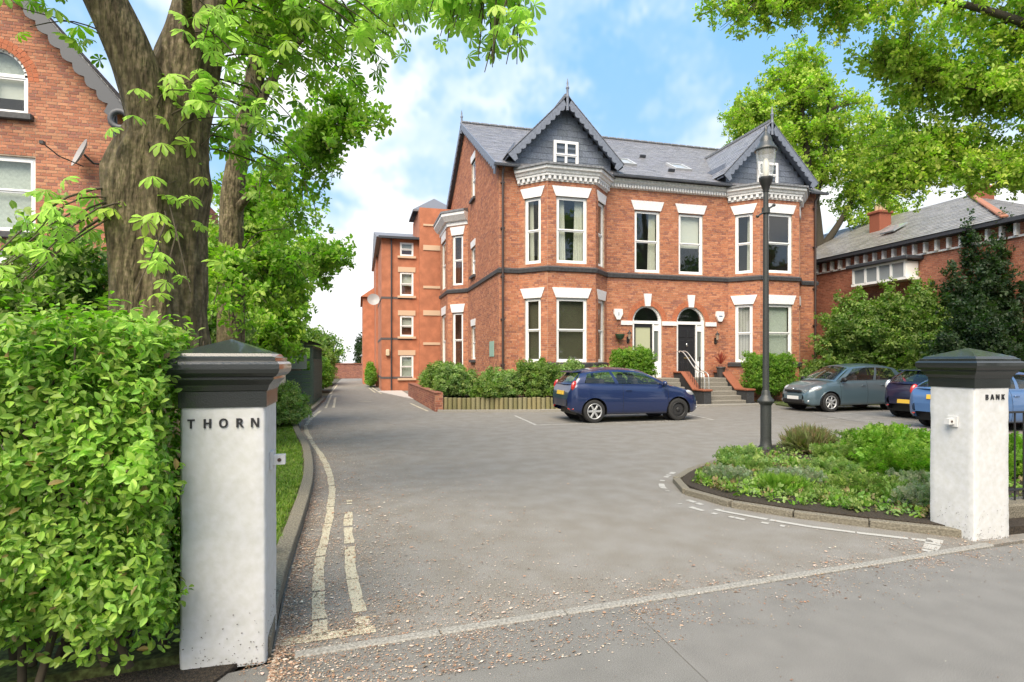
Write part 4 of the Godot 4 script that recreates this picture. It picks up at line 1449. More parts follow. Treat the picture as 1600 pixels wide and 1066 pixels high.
func kerb(parent: Node3D, path: Array, h: float, w: float, m: Material, each: float, side: int) -> void:
	# stones laid end to end along a path; side: to which hand of the path they lie
	var acc := 0.0
	var start: Vector3 = path[0]
	for i in range(1, path.size()):
		acc += path[i].distance_to(path[i - 1])
		if acc >= each or i == path.size() - 1:
			var d: Vector3 = path[i] - start
			var X := d.normalized()
			var Zd := X.cross(Vector3.UP)
			var mb := MB.new()
			mb.cbox((start + path[i]) / 2 + Zd * w / 2 * side * -1 + Vector3.UP * (h / 2 - 0.03 + rng.randf() * 0.008), Vector3(d.length() - 0.002, h + 0.06, w), 0.007, Basis(X, Vector3.UP, X.cross(Vector3.UP)))
			put("kerb_stone", mb, m, parent)
			start = path[i]
			acc = 0.0

func worn_line(path: Array, w: float, m: Material, keep: float, called := "road_marking") -> void:
	var mb := MB.new()
	var e0 := 0.47
	var e1 := 0.47
	for i in path.size() - 1:
		var a: Vector3 = path[i]
		var b: Vector3 = path[i + 1]
		var X := (b - a).normalized()
		var Zd := X.cross(Vector3.UP)
		var L := (b - a).length()
		var u := 0.0
		while u < L - 1e-4:
			var l := minf(rng.randf_range(0.03, 0.11), L - u)
			var n0 := clampf(e0 + rng.randf_range(-0.07, 0.07), 0.36, 0.54)
			var n1 := clampf(e1 + rng.randf_range(-0.07, 0.07), 0.36, 0.54)
			if rng.randf() < keep:
				mb.prism(PackedVector2Array([Vector2(u, -w * e0), Vector2(u + l, -w * n0), Vector2(u + l, w * n1), Vector2(u, w * e1)]), Transform3D(Basis(X, -Zd, Vector3.UP), a + Vector3.UP * 0.0045), 0.0)
				if rng.randf() < 0.12: u += rng.randf_range(0.006, 0.03)
			e0 = n0
			e1 = n1
			u += l
	struct(called, mb, m)

func V(a: Array) -> Array:
	var o := []
	for p in a: o.append(Vector3(p[0], 0, p[1]))
	return o

func markings() -> void:
	rng.seed = 21
	var cream := M("cream_paint", Color(0.68, 0.63, 0.47), 0.8, {"tex": [3.0, 0.09, grey(0.62), grey(1)]})
	var wht := M("white_paint", Color(0.55, 0.54, 0.5), 0.8, {"tex": [3.0, 0.09, grey(0.65), grey(1)]})
	worn_line(curve(V([[-0.22, -3.62], [-0.3, -4.6], [-0.3, -5.8], [-0.3, -7.0], [-0.38, -8.6], [-0.62, -10.5], [-0.95, -12.6], [-1.3, -15.4], [-1.28, -18.0], [-1.2, -20.0]]), 2), 0.095, cream, 0.96)
	worn_line(curve(V([[0.03, -3.66], [-0.05, -4.6], [-0.09, -5.6], [-0.1, -6.6]]), 2), 0.095, cream, 0.92)
	worn_line(curve(V([[-0.1, -6.6], [-0.1, -7.6]]), 2), 0.07, cream, 0.3)
	worn_line(V([[-0.46, -3.6], [0.1, -3.64]]), 0.1, cream, 1.0)
	worn_line(curve(V([[5.1, -4.05], [4.35, -4.75], [3.85, -5.5]]), 3), 0.075, wht, 0.93)
	worn_line(curve(V([[3.85, -5.5], [3.75, -6.3], [3.95, -7.0], [4.5, -7.6]]), 3), 0.075, wht, 0.45)
	worn_line(curve(V([[4.2, -4.7], [3.72, -5.4], [3.55, -6.1]]), 3), 0.07, wht, 0.45)
	worn_line(V([[4.75, -3.86], [5.15, -4.12]]), 0.12, wht, 1.0)
	for l in [[[4.55, -16.7], [4.4, -14.1]], [[4.4, -14.1], [9.6, -14.1]], [[9.6, -14.1], [9.9, -16.6]], [[12.9, -13.5], [18, -13.5]], [[13.5, -15.4], [19, -15.6]], [[12.7, -11.3], [16, -11.3]]]:
		worn_line(V(l), 0.08, wht, 0.99)
	for l in [[[-1.1, -21.0], [-1.25, -29.0]], [[-0.85, -21.2], [-1.0, -27.0]], [[-1.35, -30.0], [-1.4, -42.0]], [[1.1, -29.5], [0.75, -38.0]], [[0.85, -30.5], [0.6, -36.5]], [[1.95, -22.5], [2.2, -18.9]], [[0.0, -24.0], [0.5, -24.0]]]:
		worn_line(V(l), 0.09, M("cream_paint"), 0.97)

func pillar(at: Vector3, w: float, word: String, label: String, turn: float, text_at: Vector2) -> void:
	var t := thing("gate_pillar", label, "pillar", at)
	t.rotation.y = turn
	var wm := M("pillar_white", Color(0.57, 0.575, 0.585), 0.6, {"bump": [1.3, 0.03, 0.06], "tex": [0.8, 0.02, Color(0.95, 0.95, 0.93), grey(1)]})
	var sh := MB.new()
	var hw := w / 2
	# shaft: slightly uneven render, worn arrises
	var nz := FastNoiseLite.new()
	nz.seed = int(w * 1000) + 3
	nz.frequency = 2.2
	var rows := []
	for i in 29:
		var y := 1.42 * i / 28.0
		var row := []
		for s in 4:
			var c := [Vector2(-1, 1), Vector2(1, 1), Vector2(1, -1), Vector2(-1, -1)]
			var a: Vector2 = c[s]
			var b: Vector2 = c[(s + 1) % 4]
			for k in 9:
				var e := 0.035
				var q := a.lerp(b, lerpf(e, 1 - e, k / 8.0)) * hw
				var p := Vector3(q.x, y, q.y)
				var spread := 1.0 + 0.012 * (1.0 - y / 1.42)
				p.x *= spread
				p.z *= spread
				var d := nz.get_noise_3dv(p * 2.0) * 0.006 + nz.get_noise_3dv(p * 6.0) * 0.003
				p += Vector3(q.x, 0, q.y).normalized() * d
				row.append(p)
		rows.append(row)
	sh.grid(rows, true)
	put("shaft", sh, wm, t)
	# grime at the foot: flakes of bare render and dirt
	rng.seed = int(w * 100) + 9
	var dm := MB.new()
	for i in 520:
		var s := rng.randi() % 4
		var u := rng.randf_range(-0.97, 0.97) * hw
		var y := 0.01 + pow(rng.randf(), 4.0) * 0.3
		var r := rng.randf_range(0.001, 0.0045)
		var N: Vector3 = [Vector3.BACK, Vector3.RIGHT, Vector3.FORWARD, Vector3.LEFT][s]
		var U := Vector3.UP.cross(N)
		var p := PackedVector2Array()
		for k in 6: p.append(Vector2(cos(k * TAU / 6), sin(k * TAU / 6) * 0.7) * r * rng.randf_range(0.5, 1.3))
		dm.prism(p, Transform3D(Basis(U, Vector3.UP, N), N * (hw * (1.0 + 0.012 * (1 - y / 1.42)) + 0.004) + U * u + Vector3.UP * y), 0.002)
	put("grime", dm, M("grime", Color(0.12, 0.1, 0.08), 0.95), t).set_meta("kind", "stuff")
	var cap := MB.new()
	var k := w / 0.45
	cap.square([[0.222, 1.4], [0.232, 1.4], [0.232, 1.485], [0.238, 1.49], [0.25, 1.52], [0.272, 1.545], [0.276, 1.55], [0.276, 1.562], [0.29, 1.568], [0.305, 1.585], [0.311, 1.605], [0.311, 1.632], [0.298, 1.645], [0.286, 1.65], [0.286, 1.668], [0.268, 1.674], [0.255, 1.69], [0.0, 1.775]].map(func(p): return [p[0] * k, p[1]]), Transform3D())
	put("cap", cap, M("cap_black", Color(0.016, 0.019, 0.018), 0.32, {"bump": [2.0, 0.08, 0.1], "coat": 0.5}), t)
	var lt := part("lettering", t)
	var font := SystemFont.new()
	font.font_names = PackedStringArray(["Droid Sans"])
	font.font_weight = 700
	for i in word.length():
		var tm := TextMesh.new()
		tm.text = word[i]
		tm.font = font
		tm.font_size = 64
		tm.pixel_size = 0.00105
		tm.depth = 0.006
		var l := put("letter", tm, M("letter_black", Color(0.015, 0.015, 0.017), 0.5), lt)
		l.position = Vector3(text_at.x + i * text_at.y, 1.315, hw * 1.002 + 0.004)
	var br := MB.new()
	var sx := 1.0 if word == "THORN" else -1.0
	br.box(Vector3(sx * (hw + 0.035), 1.08, 0.02), Vector3(0.09, 0.055, 0.05))
	br.box(Vector3(sx * (hw + 0.01), 1.08, 0.02), Vector3(0.015, 0.1, 0.1))
	put("gate_bracket", br, wm, t)
	var bo := MB.new()
	bo.lathe([[0.0, 0.0], [0.011, 0.0], [0.011, 0.004], [0.0, 0.005]], Transform3D(Basis(Vector3.RIGHT, PI / 2), Vector3(sx * (hw + 0.05), 1.08, 0.046)), 8)
	put("bolt", bo, M("rust", Color(0.06, 0.035, 0.025), 0.8), t)

func lamp_post() -> void:
	var t := thing("lamp_post", "tall black Victorian style lamp post standing in the planting bed", "lamp post", Vector3(7.05, 0.05, -8.78))
	var m := M("post_black", Color(0.045, 0.05, 0.048), 0.5, {"tex": [1.2, 0.05, grey(0.7), grey(1)]})
	var b := MB.new()
	b.lathe([[0.13, -0.05], [0.13, 0.06], [0.1, 0.09], [0.092, 0.2], [0.092, 0.8], [0.1, 0.82], [0.14, 0.86], [0.14, 0.9], [0.09, 0.96], [0.075, 1.0], [0.07, 1.05], [0.055, 1.08]], Transform3D(), 20)
	put("base", b, m, t)
	var s := MB.new()
	s.lathe([[0.056, 1.07], [0.054, 1.5], [0.048, 3.6], [0.044, 4.62]], Transform3D(), 16)
	put("column", s, m, t)
	var l := MB.new()
	l.tube([Vector3(-0.22, 4.16, 0.06), Vector3(0.22, 4.42, -0.06)], [0.016, 0.016], 8)
	for e in [-1, 1]: l.ellipsoid(Vector3(e * 0.22, 4.29 + e * 0.13, -e * 0.06), Vector3(0.03, 0.03, 0.03))
	l.lathe([[0.07, 4.24], [0.07, 4.34]], Transform3D(), 14)
	put("ladder_bar", l, m, t)
	var h := part("lantern", t, Vector3(0, 4.62, 0))
	var cup := MB.new()
	cup.lathe([[0.05, 0.0], [0.055, 0.05], [0.08, 0.12], [0.115, 0.2], [0.12, 0.26], [0.11, 0.26]], Transform3D(), 20)
	put("cup", cup, M("lamp_black"), h)
	var gl := MB.new()
	gl.lathe([[0.11, 0.26], [0.145, 0.5], [0.17, 0.74]], Transform3D(), 20)
	put("glass", gl, M("lamp_glass", Color(0.85, 0.85, 0.8), 0.05, {"alpha": 0.22}), h)
	var bulb := MB.new()
	bulb.lathe([[0.03, 0.26], [0.05, 0.34], [0.06, 0.5], [0.03, 0.6], [0.0, 0.62]], Transform3D(), 12)
	put("bulb", bulb, M("bulb_off", Color(0.7, 0.68, 0.6), 0.3), h)
	var tp := MB.new()
	tp.lathe([[0.165, 0.73], [0.19, 0.74], [0.19, 0.77], [0.15, 0.82], [0.12, 0.88], [0.105, 0.9], [0.105, 0.95], [0.08, 1.0], [0.035, 1.06], [0.022, 1.1], [0.035, 1.14], [0.0, 1.22]], Transform3D(), 20)
	put("hood", tp, M("hood_grey", Color(0.05, 0.055, 0.055), 0.35), h)

func shed() -> void:
	var t := thing("bin_store", "dark green slatted timber bin store with notice beside the drive", "bin store", Vector3(-2.1, 0, -25.2))
	var g := M("shed_green", Color(0.12, 0.175, 0.13), 0.75, {"tex": [1.5, 0.05, grey(0.65), grey(1)]})
	var x0 := -0.42
	var x1 := 0.42
	var z1 := 2.7
	for e in [[x0, z1], [x1, z1], [x1, 0.0], [x1, -2.6], [x0, -2.6]]:
		var p := MB.new()
		p.box(Vector3(e[0], 1.1, e[1]), Vector3(0.1, 2.2, 0.1))
		put("post", p, g, t)
	for i in 8:
		var p := MB.new()
		p.box(Vector3(0, 0.14 + i * 0.155, z1 + 0.03), Vector3(0.8, 0.145, 0.022))
		put("board", p, g, t)
	for i in 22:
		var p := MB.new()
		p.box(Vector3(x1 + 0.06, 0.85, z1 - 0.14 - i * 0.238), Vector3(0.022, 1.6, 0.15))
		put("board", p, g, t)
	for i in 12:
		var p := MB.new()
		p.box(Vector3(x1 + 0.02, 1.9, z1 - 0.2 - i * 0.44), Vector3(0.05, 0.6, 0.06))
		put("lattice_bar", p, g, t)
	for y in [0.1, 1.68, 2.18]:
		var p := MB.new()
		p.box(Vector3(x1, y, 0.05), Vector3(0.07, 0.09, 5.3))
		p.box(Vector3(0, y, z1), Vector3(0.8, 0.09, 0.07))
		put("rail", p, g, t)
	var n := MB.new()
	n.box(Vector3(-0.02, 1.62, z1 + 0.06), Vector3(0.56, 0.55, 0.015))
	put("notice", n, M("notice_pale", Color(0.36, 0.4, 0.34), 0.6, {"tex": [6.0, 0.1, grey(0.7), grey(1)]}), t)
	var bk := MB.new()
	bk.box(Vector3(x0, 1.1, 0), Vector3(0.03, 2.2, 5.3))
	put("rear_panel", bk, g, t)
	var rf := MB.new()
	var rows := []
	for i in 2:
		var row := []
		for k in 9:
			var a := lerpf(-0.75, 0.75, k / 8.0)
			row.append(Vector3(sin(a) * 0.95, 2.0 + cos(a) * 0.42, -2.8 + i * 5.8))
		rows.append(row)
	rf.grid(rows, false, true)
	var low := []
	for r in rows:
		var q := []
		for p in r: q.append(p - Vector3(0, 0.04, 0))
		low.append(q)
	rf.grid(low)
	put("roof", rf, M("felt_roof", Color(0.1, 0.115, 0.105), 0.8), t)

func railing() -> void:
	var t := thing("boundary_railing", "dark iron railing on a low stone plinth beside the BANK pillar", "railing", Vector3(8, 0, -4.4))
	var m := M("railing_black")
	var pl := MB.new()
	pl.cbox(Vector3(0, 0.1, 0), Vector3(4.1, 0.22, 0.26), 0.02)
	put("plinth", pl, M("kerb_concrete"), t)
	for i in 32:
		var b := MB.new()
		b.tube([Vector3(-1.95 + i * 0.125, 0.2, 0), Vector3(-1.95 + i * 0.125, 1.12, 0)], [0.009, 0.009], 6)
		put("bar", b, m, t)
	for y in [0.32, 1.12]:
		var r := MB.new()
		r.box(Vector3(0, y, 0), Vector3(4.05, 0.018, 0.04))
		put("rail", r, m, t)

# ---------- cars: x forward from the rear bumper, y up, z to the car's right ----------
func car(called: String, label: String, at: Vector3, turn: float, c: Dictionary) -> void:
	var t := thing(called, label, "car", at)
	t.rotation.y = turn
	var L: float = c.L
	var hw: float = c.W / 2
	var H: float = c.H
	var r: float = c.r
	var wx := [c.rear, c.rear + c.wb]
	var belt: Array = c.belt
	var top: Array = [[0.0, 0.62], [0.03, 0.8], [0.12, belt[0]], [0.45, belt[0] + 0.005], [c.cowl, belt[1]], [c.cowl + 0.3, belt[1] - 0.05], [L - 0.42, 0.83], [L - 0.16, 0.72], [L, 0.55]]
	var bot: Array = [[0.0, 0.42], [0.06, 0.32], [0.3, 0.24], [0.6, 0.21], [L - 0.7, 0.2], [L - 0.2, 0.2], [L - 0.04, 0.27], [L, 0.4]]
	var wid: Array = [[0.0, 0.7], [0.06, 0.84], [0.2, 0.93], [0.55, 0.985], [1.2, 1.0], [L - 1.2, 1.0], [L - 0.6, 0.95], [L - 0.25, 0.84], [L - 0.08, 0.7], [L, 0.55]]
	# outline of the half section: [height share, width share]
	var sec := [[0.0, 0.86], [0.05, 0.955], [0.2, 0.985], [0.42, 1.0], [0.6, 0.995], [0.78, 0.975], [0.92, 0.945], [1.0, 0.9]]
	var P := func(x: float, k: float, s: float) -> Vector3:
		var w := lerps(wid, x) * hw
		var b := lerps(bot, x)
		var tp := lerps(top, x)
		var i := mini(int(k), sec.size() - 2)
		var f := k - i
		var hs := lerpf(sec[i][0], sec[i + 1][0], f)
		var ws := lerpf(sec[i][1], sec[i + 1][1], f)
		return Vector3(x, b + (tp - b) * hs, s * w * ws)
	var paint := M("paint_" + called + str(c.col), c.col, 0.28, {"metal": 0.2, "coat": 0.8})
	var black := M("car_black", Color(0.012, 0.012, 0.013), 0.5)
	var rubber := M("tyre", Color(0.02, 0.02, 0.02), 0.85)
	var glass := M("car_glass", Color(0.03, 0.045, 0.04), 0.02, {"alpha": 0.22, "spec": 0.8})
	var body := MB.new()
	var nx := 84
	var nk := 15
	var xs := []
	for i in nx + 1: xs.append(L * (0.5 - 0.5 * cos(PI * i / nx) * (0.6 + 0.4 * absf(cos(PI * i / nx)))))
	for s in [-1.0, 1.0]:
		var rows := []
		var inside := []
		for i in nx + 1:
			var row := []
			var ins := []
			for j in nk + 1:
				var p: Vector3 = P.call(xs[i], 7.0 * j / nk, s)
				var hit := false
				for w in wx:
					var d := Vector2(p.x - w, p.y - r)
					var R := r + 0.055
					if d.length() < R:
						hit = true
						if d.y < -0.05 and d.length() > 0.0: d = Vector2(signf(d.x) * maxf(absf(d.x), 0.01), d.y)
						var q := d.normalized() * R
						p = Vector3(w + q.x, maxf(r + q.y, 0.2), p.z)
				row.append(p)
				ins.append(hit)
			rows.append(row)
			inside.append(ins)
		var skip := {}
		for i in nx:
			for j in nk:
				if inside[i][j] and inside[i + 1][j] and inside[i][j + 1] and inside[i + 1][j + 1]: skip[i * 1000 + j] = true
		body.grid(rows, false, s > 0, skip)
	# bonnet and tail deck between the shoulders
	for e in [[0.0, 0.2], [c.cowl - 0.05, L]]:
		var rows := []
		for i in 15:
			var x := lerpf(e[0], e[1], i / 14.0)
			var a: Vector3 = P.call(x, 7.0, -1.0)
			var row := []
			for j in 11:
				var u := j / 10.0 * 2 - 1
				row.append(Vector3(x, a.y + 0.05 * (1 - u * u) * clampf((x if x < 1 else L - x) * 3.0, 0.0, 1.0), -a.z * u))
			rows.append(row)
		body.grid(rows)
	# nose and tail close over
	for e in [0.0, L]:
		var a: Vector3 = P.call(e, 0.0, 1.0)
		var b: Vector3 = P.call(e, 7.0, 1.0)
		body.oquad(Vector3(e, a.y, -a.z), Vector3(e, a.y, a.z), Vector3(e, b.y, b.z), Vector3(e, b.y, -b.z), Vector3(L / 2, 0.5, 0))
	# greenhouse
	var rx: Array = c.roof  # rear edge, front edge of the roof
	var rw := hw * 0.7
	var Bp := func(s: float, sd: float) -> Vector3:
		var x := lerpf(0.14, c.cowl, s)
		var a: Vector3 = P.call(x, 7.0, sd)
		return a
	var Rp := func(s: float, sd: float) -> Vector3:
		var x := lerpf(rx[0], rx[1], s)
		var y := H - 0.075 - 0.09 * pow(absf(s - 0.55) * 1.9, 2.2)
		return Vector3(x, y, sd * (rw - 0.04 * pow(absf(s - 0.5) * 2, 3)))
	var G := func(s: float, v: float, sd: float) -> Vector3:
		var p: Vector3 = Bp.call(s, sd).lerp(Rp.call(s, sd), v)
		return p + Vector3(0, 0.01, sd * 0.035) * sin(PI * v)
	var cuts: Array = c.cuts  # [s0, s1] of each side pane
	var panes := []
	for sd in [-1.0, 1.0]:
		var ss := [0.0, 1.0]
		for e in cuts: ss.append_array(e)
		ss.sort()
		var vs := [0.0, 0.07, 0.87, 1.0]
		for i in ss.size() - 1:
			for j in 3:
				var rows := []
				for a in 7:
					var row := []
					for b in 5: row.append(G.call(lerpf(ss[i], ss[i + 1], a / 6.0), lerpf(vs[j], vs[j + 1], b / 4.0), sd))
					rows.append(row)
				var glazed := false
				for e in cuts:
					if ss[i] >= e[0] - 0.001 and ss[i + 1] <= e[1] + 0.001 and j == 1: glazed = true
				if glazed:
					var pm := MB.new()
					pm.grid(rows, false, sd > 0)
					panes.append(["side_window", pm])
				else: body.grid(rows, false, sd > 0)
	var roof := []
	for i in 13:
		var row := []
		var a: Vector3 = Rp.call(i / 12.0, 1.0)
		for j in 13:
			var u := j / 12.0 * 2 - 1
			row.append(Vector3(a.x, a.y + 0.075 * (1 - pow(absf(u), 2.4)), a.z * u))
		roof.append(row)
	body.grid(roof)
	for e in [0, 1]:
		var lo0: Vector3 = Bp.call(float(e), 1.0)
		var hi0: Vector3 = Rp.call(float(e), 1.0)
		var bow: float = 0.2 if e else -0.1
		var F := func(u: float, v: float) -> Vector3:
			var p := lo0.lerp(hi0, v)
			var k := 1 - u * u
			return Vector3(p.x + bow * k * (1 - v * 0.8) + (0.03 if e else -0.04) * sin(PI * v), p.y + 0.075 * (1 - pow(absf(u), 2.4)) * v + (0.04 * k * (1 - v) if e else 0.0), p.z * u)
		for part_ in [[-1.0, 1.0, 0.0, 0.1, 0], [-1.0, 1.0, 0.93, 1.0, 0], [-1.0, -0.9, 0.1, 0.93, 0], [0.9, 1.0, 0.1, 0.93, 0], [-0.9, 0.9, 0.1, 0.93, 1]]:
			var rows := []
			for a in 11:
				var row := []
				for b in 7: row.append(F.call(lerpf(part_[0], part_[1], a / 10.0), lerpf(part_[2], part_[3], b / 6.0)))
				rows.append(row)
			var pm := body if part_[4] == 0 else MB.new()
			pm.grid(rows, false, e == 0)
			if part_[4]: panes.append([["rear_window", "windscreen"][e], pm])
	put("body", body, paint, t)
	for p in panes: put(p[0], p[1], glass, t)
	# underbody, arches, cabin
	var ub := MB.new()
	ub.box(Vector3(L / 2, 0.3, 0), Vector3(L - 0.5, 0.2, c.W - 0.5))
	for w in wx:
		for s in [-1, 1]:
			var rows := []
			for i in 2:
				var row := []
				for k in 17:
					var a := lerpf(-0.5, PI + 0.5, k / 16.0)
					row.append(Vector3(w + cos(a) * (r + 0.055), maxf(r + sin(a) * (r + 0.055), 0.2), s * (hw * (0.97 - 0.36 * i))))
				rows.append(row)
			ub.grid(rows, false, s > 0)
			ub.lathe([[0.0, 0.0], [r + 0.055, 0.0]], Transform3D(Basis(Vector3.RIGHT, PI / 2), Vector3(w, r, s * hw * 0.6)), 18)
	put("underbody", ub, black, t)
	var cab := MB.new()
	cab.cbox(Vector3(c.cowl - 0.15, belt[1] - 0.1, 0), Vector3(0.5, 0.22, c.W - 0.32), 0.06)
	cab.box(Vector3(L * 0.42, 0.42, 0), Vector3(L * 0.6, 0.06, c.W - 0.3))
	put("dashboard", cab, black, t)
	var seatm := M("seat_cloth", Color(0.03, 0.03, 0.033), 0.9)
	for e in [[0.52, 0.36], [0.52, -0.36], [0.27, 0.0]]:
		var sm := MB.new()
		var sw := 0.5 if e[1] != 0 else 1.15
		sm.cbox(Vector3(L * e[0], 0.85, e[1]), Vector3(0.14, 0.62, sw), 0.05, Basis(Vector3.BACK, 0.2))
		sm.cbox(Vector3(L * e[0] + 0.25, 0.58, e[1]), Vector3(0.5, 0.14, sw), 0.05)
		if e[1] != 0: sm.cbox(Vector3(L * e[0] - 0.09, 1.2, e[1]), Vector3(0.1, 0.17, 0.26), 0.04)
		put("seat", sm, seatm, t)
	var sw := MB.new()
	var pts := []
	var rs := []
	for k in 17:
		var a := TAU * k / 16
		pts.append(Vector3(c.cowl - 0.48, belt[1] + 0.02, 0.36) + Basis(Vector3.BACK, 0.4) * Vector3(0, sin(a) * 0.18, cos(a) * 0.18))
		rs.append(0.016)
	sw.tube(pts, rs, 6)
	put("steering_wheel", sw, black, t)
	# wheels
	for i in 2:
		for s in [-1, 1]:
			var wh := part("wheel", t, Vector3(wx[i], r, s * (hw - 0.105)))
			var T := Transform3D(Basis(Vector3.RIGHT, s * PI / 2), Vector3.ZERO)
			var ty := MB.new()
			ty.lathe([[r * 0.66, -0.09], [r * 0.9, -0.095], [r * 0.98, -0.07], [r, -0.04], [r, 0.04], [r * 0.98, 0.07], [r * 0.9, 0.095], [r * 0.68, 0.085]], T, 28)
			put("tyre", ty, rubber, wh)
			var steel: bool = c.get("steel_front", false) and i == 1
			var rimm := M("rim_black", Color(0.02, 0.02, 0.021), 0.6) if steel else M("rim_silver", Color(0.5, 0.51, 0.52), 0.35, {"metal": 0.5})
			var rm := MB.new()
			rm.lathe([[r * 0.69, 0.06], [r * 0.69, 0.088], [r * 0.62, 0.09], [r * 0.6, 0.05]], T, 28)
			rm.lathe([[0.0, 0.075], [0.055, 0.072], [0.06, 0.04]], T, 14)
			if steel: rm.lathe([[0.05, 0.04], [r * 0.4, 0.055], [r * 0.62, 0.03]], T, 24)
			else:
				for k in c.spokes:
					var a: float = TAU * k / c.spokes
					rm.cbox(Vector3(cos(a) * r * 0.34, sin(a) * r * 0.34, s * 0.062), Vector3(r * 0.62, r * 0.17, 0.03), 0.008, Basis(Vector3.BACK, a))
			put("rim", rm, rimm, wh)
			var hubm := MB.new()
			hubm.lathe([[0.0, 0.02], [r * 0.64, 0.015]], T, 24)
			put("brake_disc", hubm, M("brake_dark", Color(0.03, 0.03, 0.03), 0.6), wh)
	# lamps, plates, seams, handles, mirrors
	var red := M("tail_red", Color(0.4, 0.02, 0.015), 0.12, {"coat": 1.0})
	var clear := M("lamp_clear", Color(0.55, 0.57, 0.58), 0.08, {"metal": 0.4, "coat": 1.0})
	for s in [-1.0, 1.0]:
		var tl := MB.new()
		var p: Vector3 = P.call(0.16, 6.3, s)
		tl.ellipsoid(p + Vector3(0.0, -0.0, -s * 0.045), Vector3(0.09, 0.14, 0.06), Basis(Vector3.UP, s * 0.35) * Basis(Vector3.BACK, -0.35))
		put("tail_lamp", tl, c.get("tail", red), t)
		var rf := MB.new()
		var q: Vector3 = P.call(0.08, 1.3, s)
		rf.ellipsoid(q + Vector3(0, 0, -s * 0.06), Vector3(0.035, 0.035, 0.11), Basis(Vector3.UP, s * 0.6))
		put("reflector", rf, red, t)
		var hl := MB.new()
		var h: Vector3 = P.call(L - 0.36, 6.4, s)
		hl.ellipsoid(h + Vector3(0.02, -0.04, -s * 0.06), Vector3(0.2, 0.085, 0.09), Basis(Vector3.UP, s * 0.45) * Basis(Vector3.BACK, -0.3))
		put("headlight", hl, clear, t)
		var fg := MB.new()
		var fq: Vector3 = P.call(L - 0.1, 2.2, s)
		fg.ellipsoid(fq + Vector3(0.01, 0, -s * 0.05), Vector3(0.03, 0.045, 0.06))
		put("fog_lamp", fg, clear, t)
		for x in c.seams:
			var sm := MB.new()
			for j in 12:
				var a: Vector3 = P.call(x, 0.6 + 6.4 * j / 12.0, s)
				var b: Vector3 = P.call(x, 0.6 + 6.4 * (j + 1) / 12.0, s)
				sm.box((a + b) / 2, Vector3(0.007, (b - a).length() + 0.002, 0.006), Basis(Vector3.RIGHT, atan2(b.z - a.z, b.y - a.y)))
			put("door_seam", sm, black, t)
		for x in c.handles:
			var hd := MB.new()
			hd.cbox(P.call(x, 5.3, s) + Vector3(0, 0, s * 0.02), Vector3(0.17, 0.03, 0.03), 0.012)
			put("door_handle", hd, paint, t)
		var mr := MB.new()
		var mp: Vector3 = P.call(c.cowl - 0.22, 7.0, s) + Vector3(0, 0.06, s * 0.12)
		mr.ellipsoid(mp, Vector3(0.07, 0.075, 0.11))
		mr.tube([mp, mp + Vector3(0.02, -0.06, -s * 0.12)], [0.025, 0.025], 6)
		put("door_mirror", mr, paint if c.get("mirror", true) else black, t)
	for e in [0, 1]:
		var pl := MB.new()
		pl.cbox(Vector3(L + 0.005, 0.44, 0) if e else Vector3(0.045 - c.get("plate_out", 0.03), c.get("plate_y", 0.78), 0), Vector3(0.02, 0.11, 0.5), 0.004, Basis() if e else Basis(Vector3.BACK, c.get("plate_tilt", -0.12)))
		put("number_plate", pl, M("plate_white", Color(0.7, 0.7, 0.68), 0.4) if e else M("plate_yellow", Color(0.7, 0.45, 0.06), 0.4), t)
	var gr := MB.new()
	gr.cbox(Vector3(L - 0.02, 0.66, 0), Vector3(0.07, 0.07, 0.75), 0.02)
	gr.cbox(Vector3(L - 0.015, 0.33, 0), Vector3(0.07, 0.13, 0.95), 0.03)
	put("grille", gr, black, t)
	var bd := MB.new()
	bd.ellipsoid(Vector3(L + 0.0, 0.72, 0), Vector3(0.03, 0.04, 0.055))
	put("badge", bd, M("chrome"), t)
	if c.get("spoiler", false):
		var sp := MB.new()
		sp.cbox(Rp.call(0.0, 0.0) + Vector3(-0.06, 0.055, 0), Vector3(0.26, 0.03, rw * 1.7), 0.012, Basis(Vector3.BACK, 0.12))
		put("spoiler", sp, paint, t)

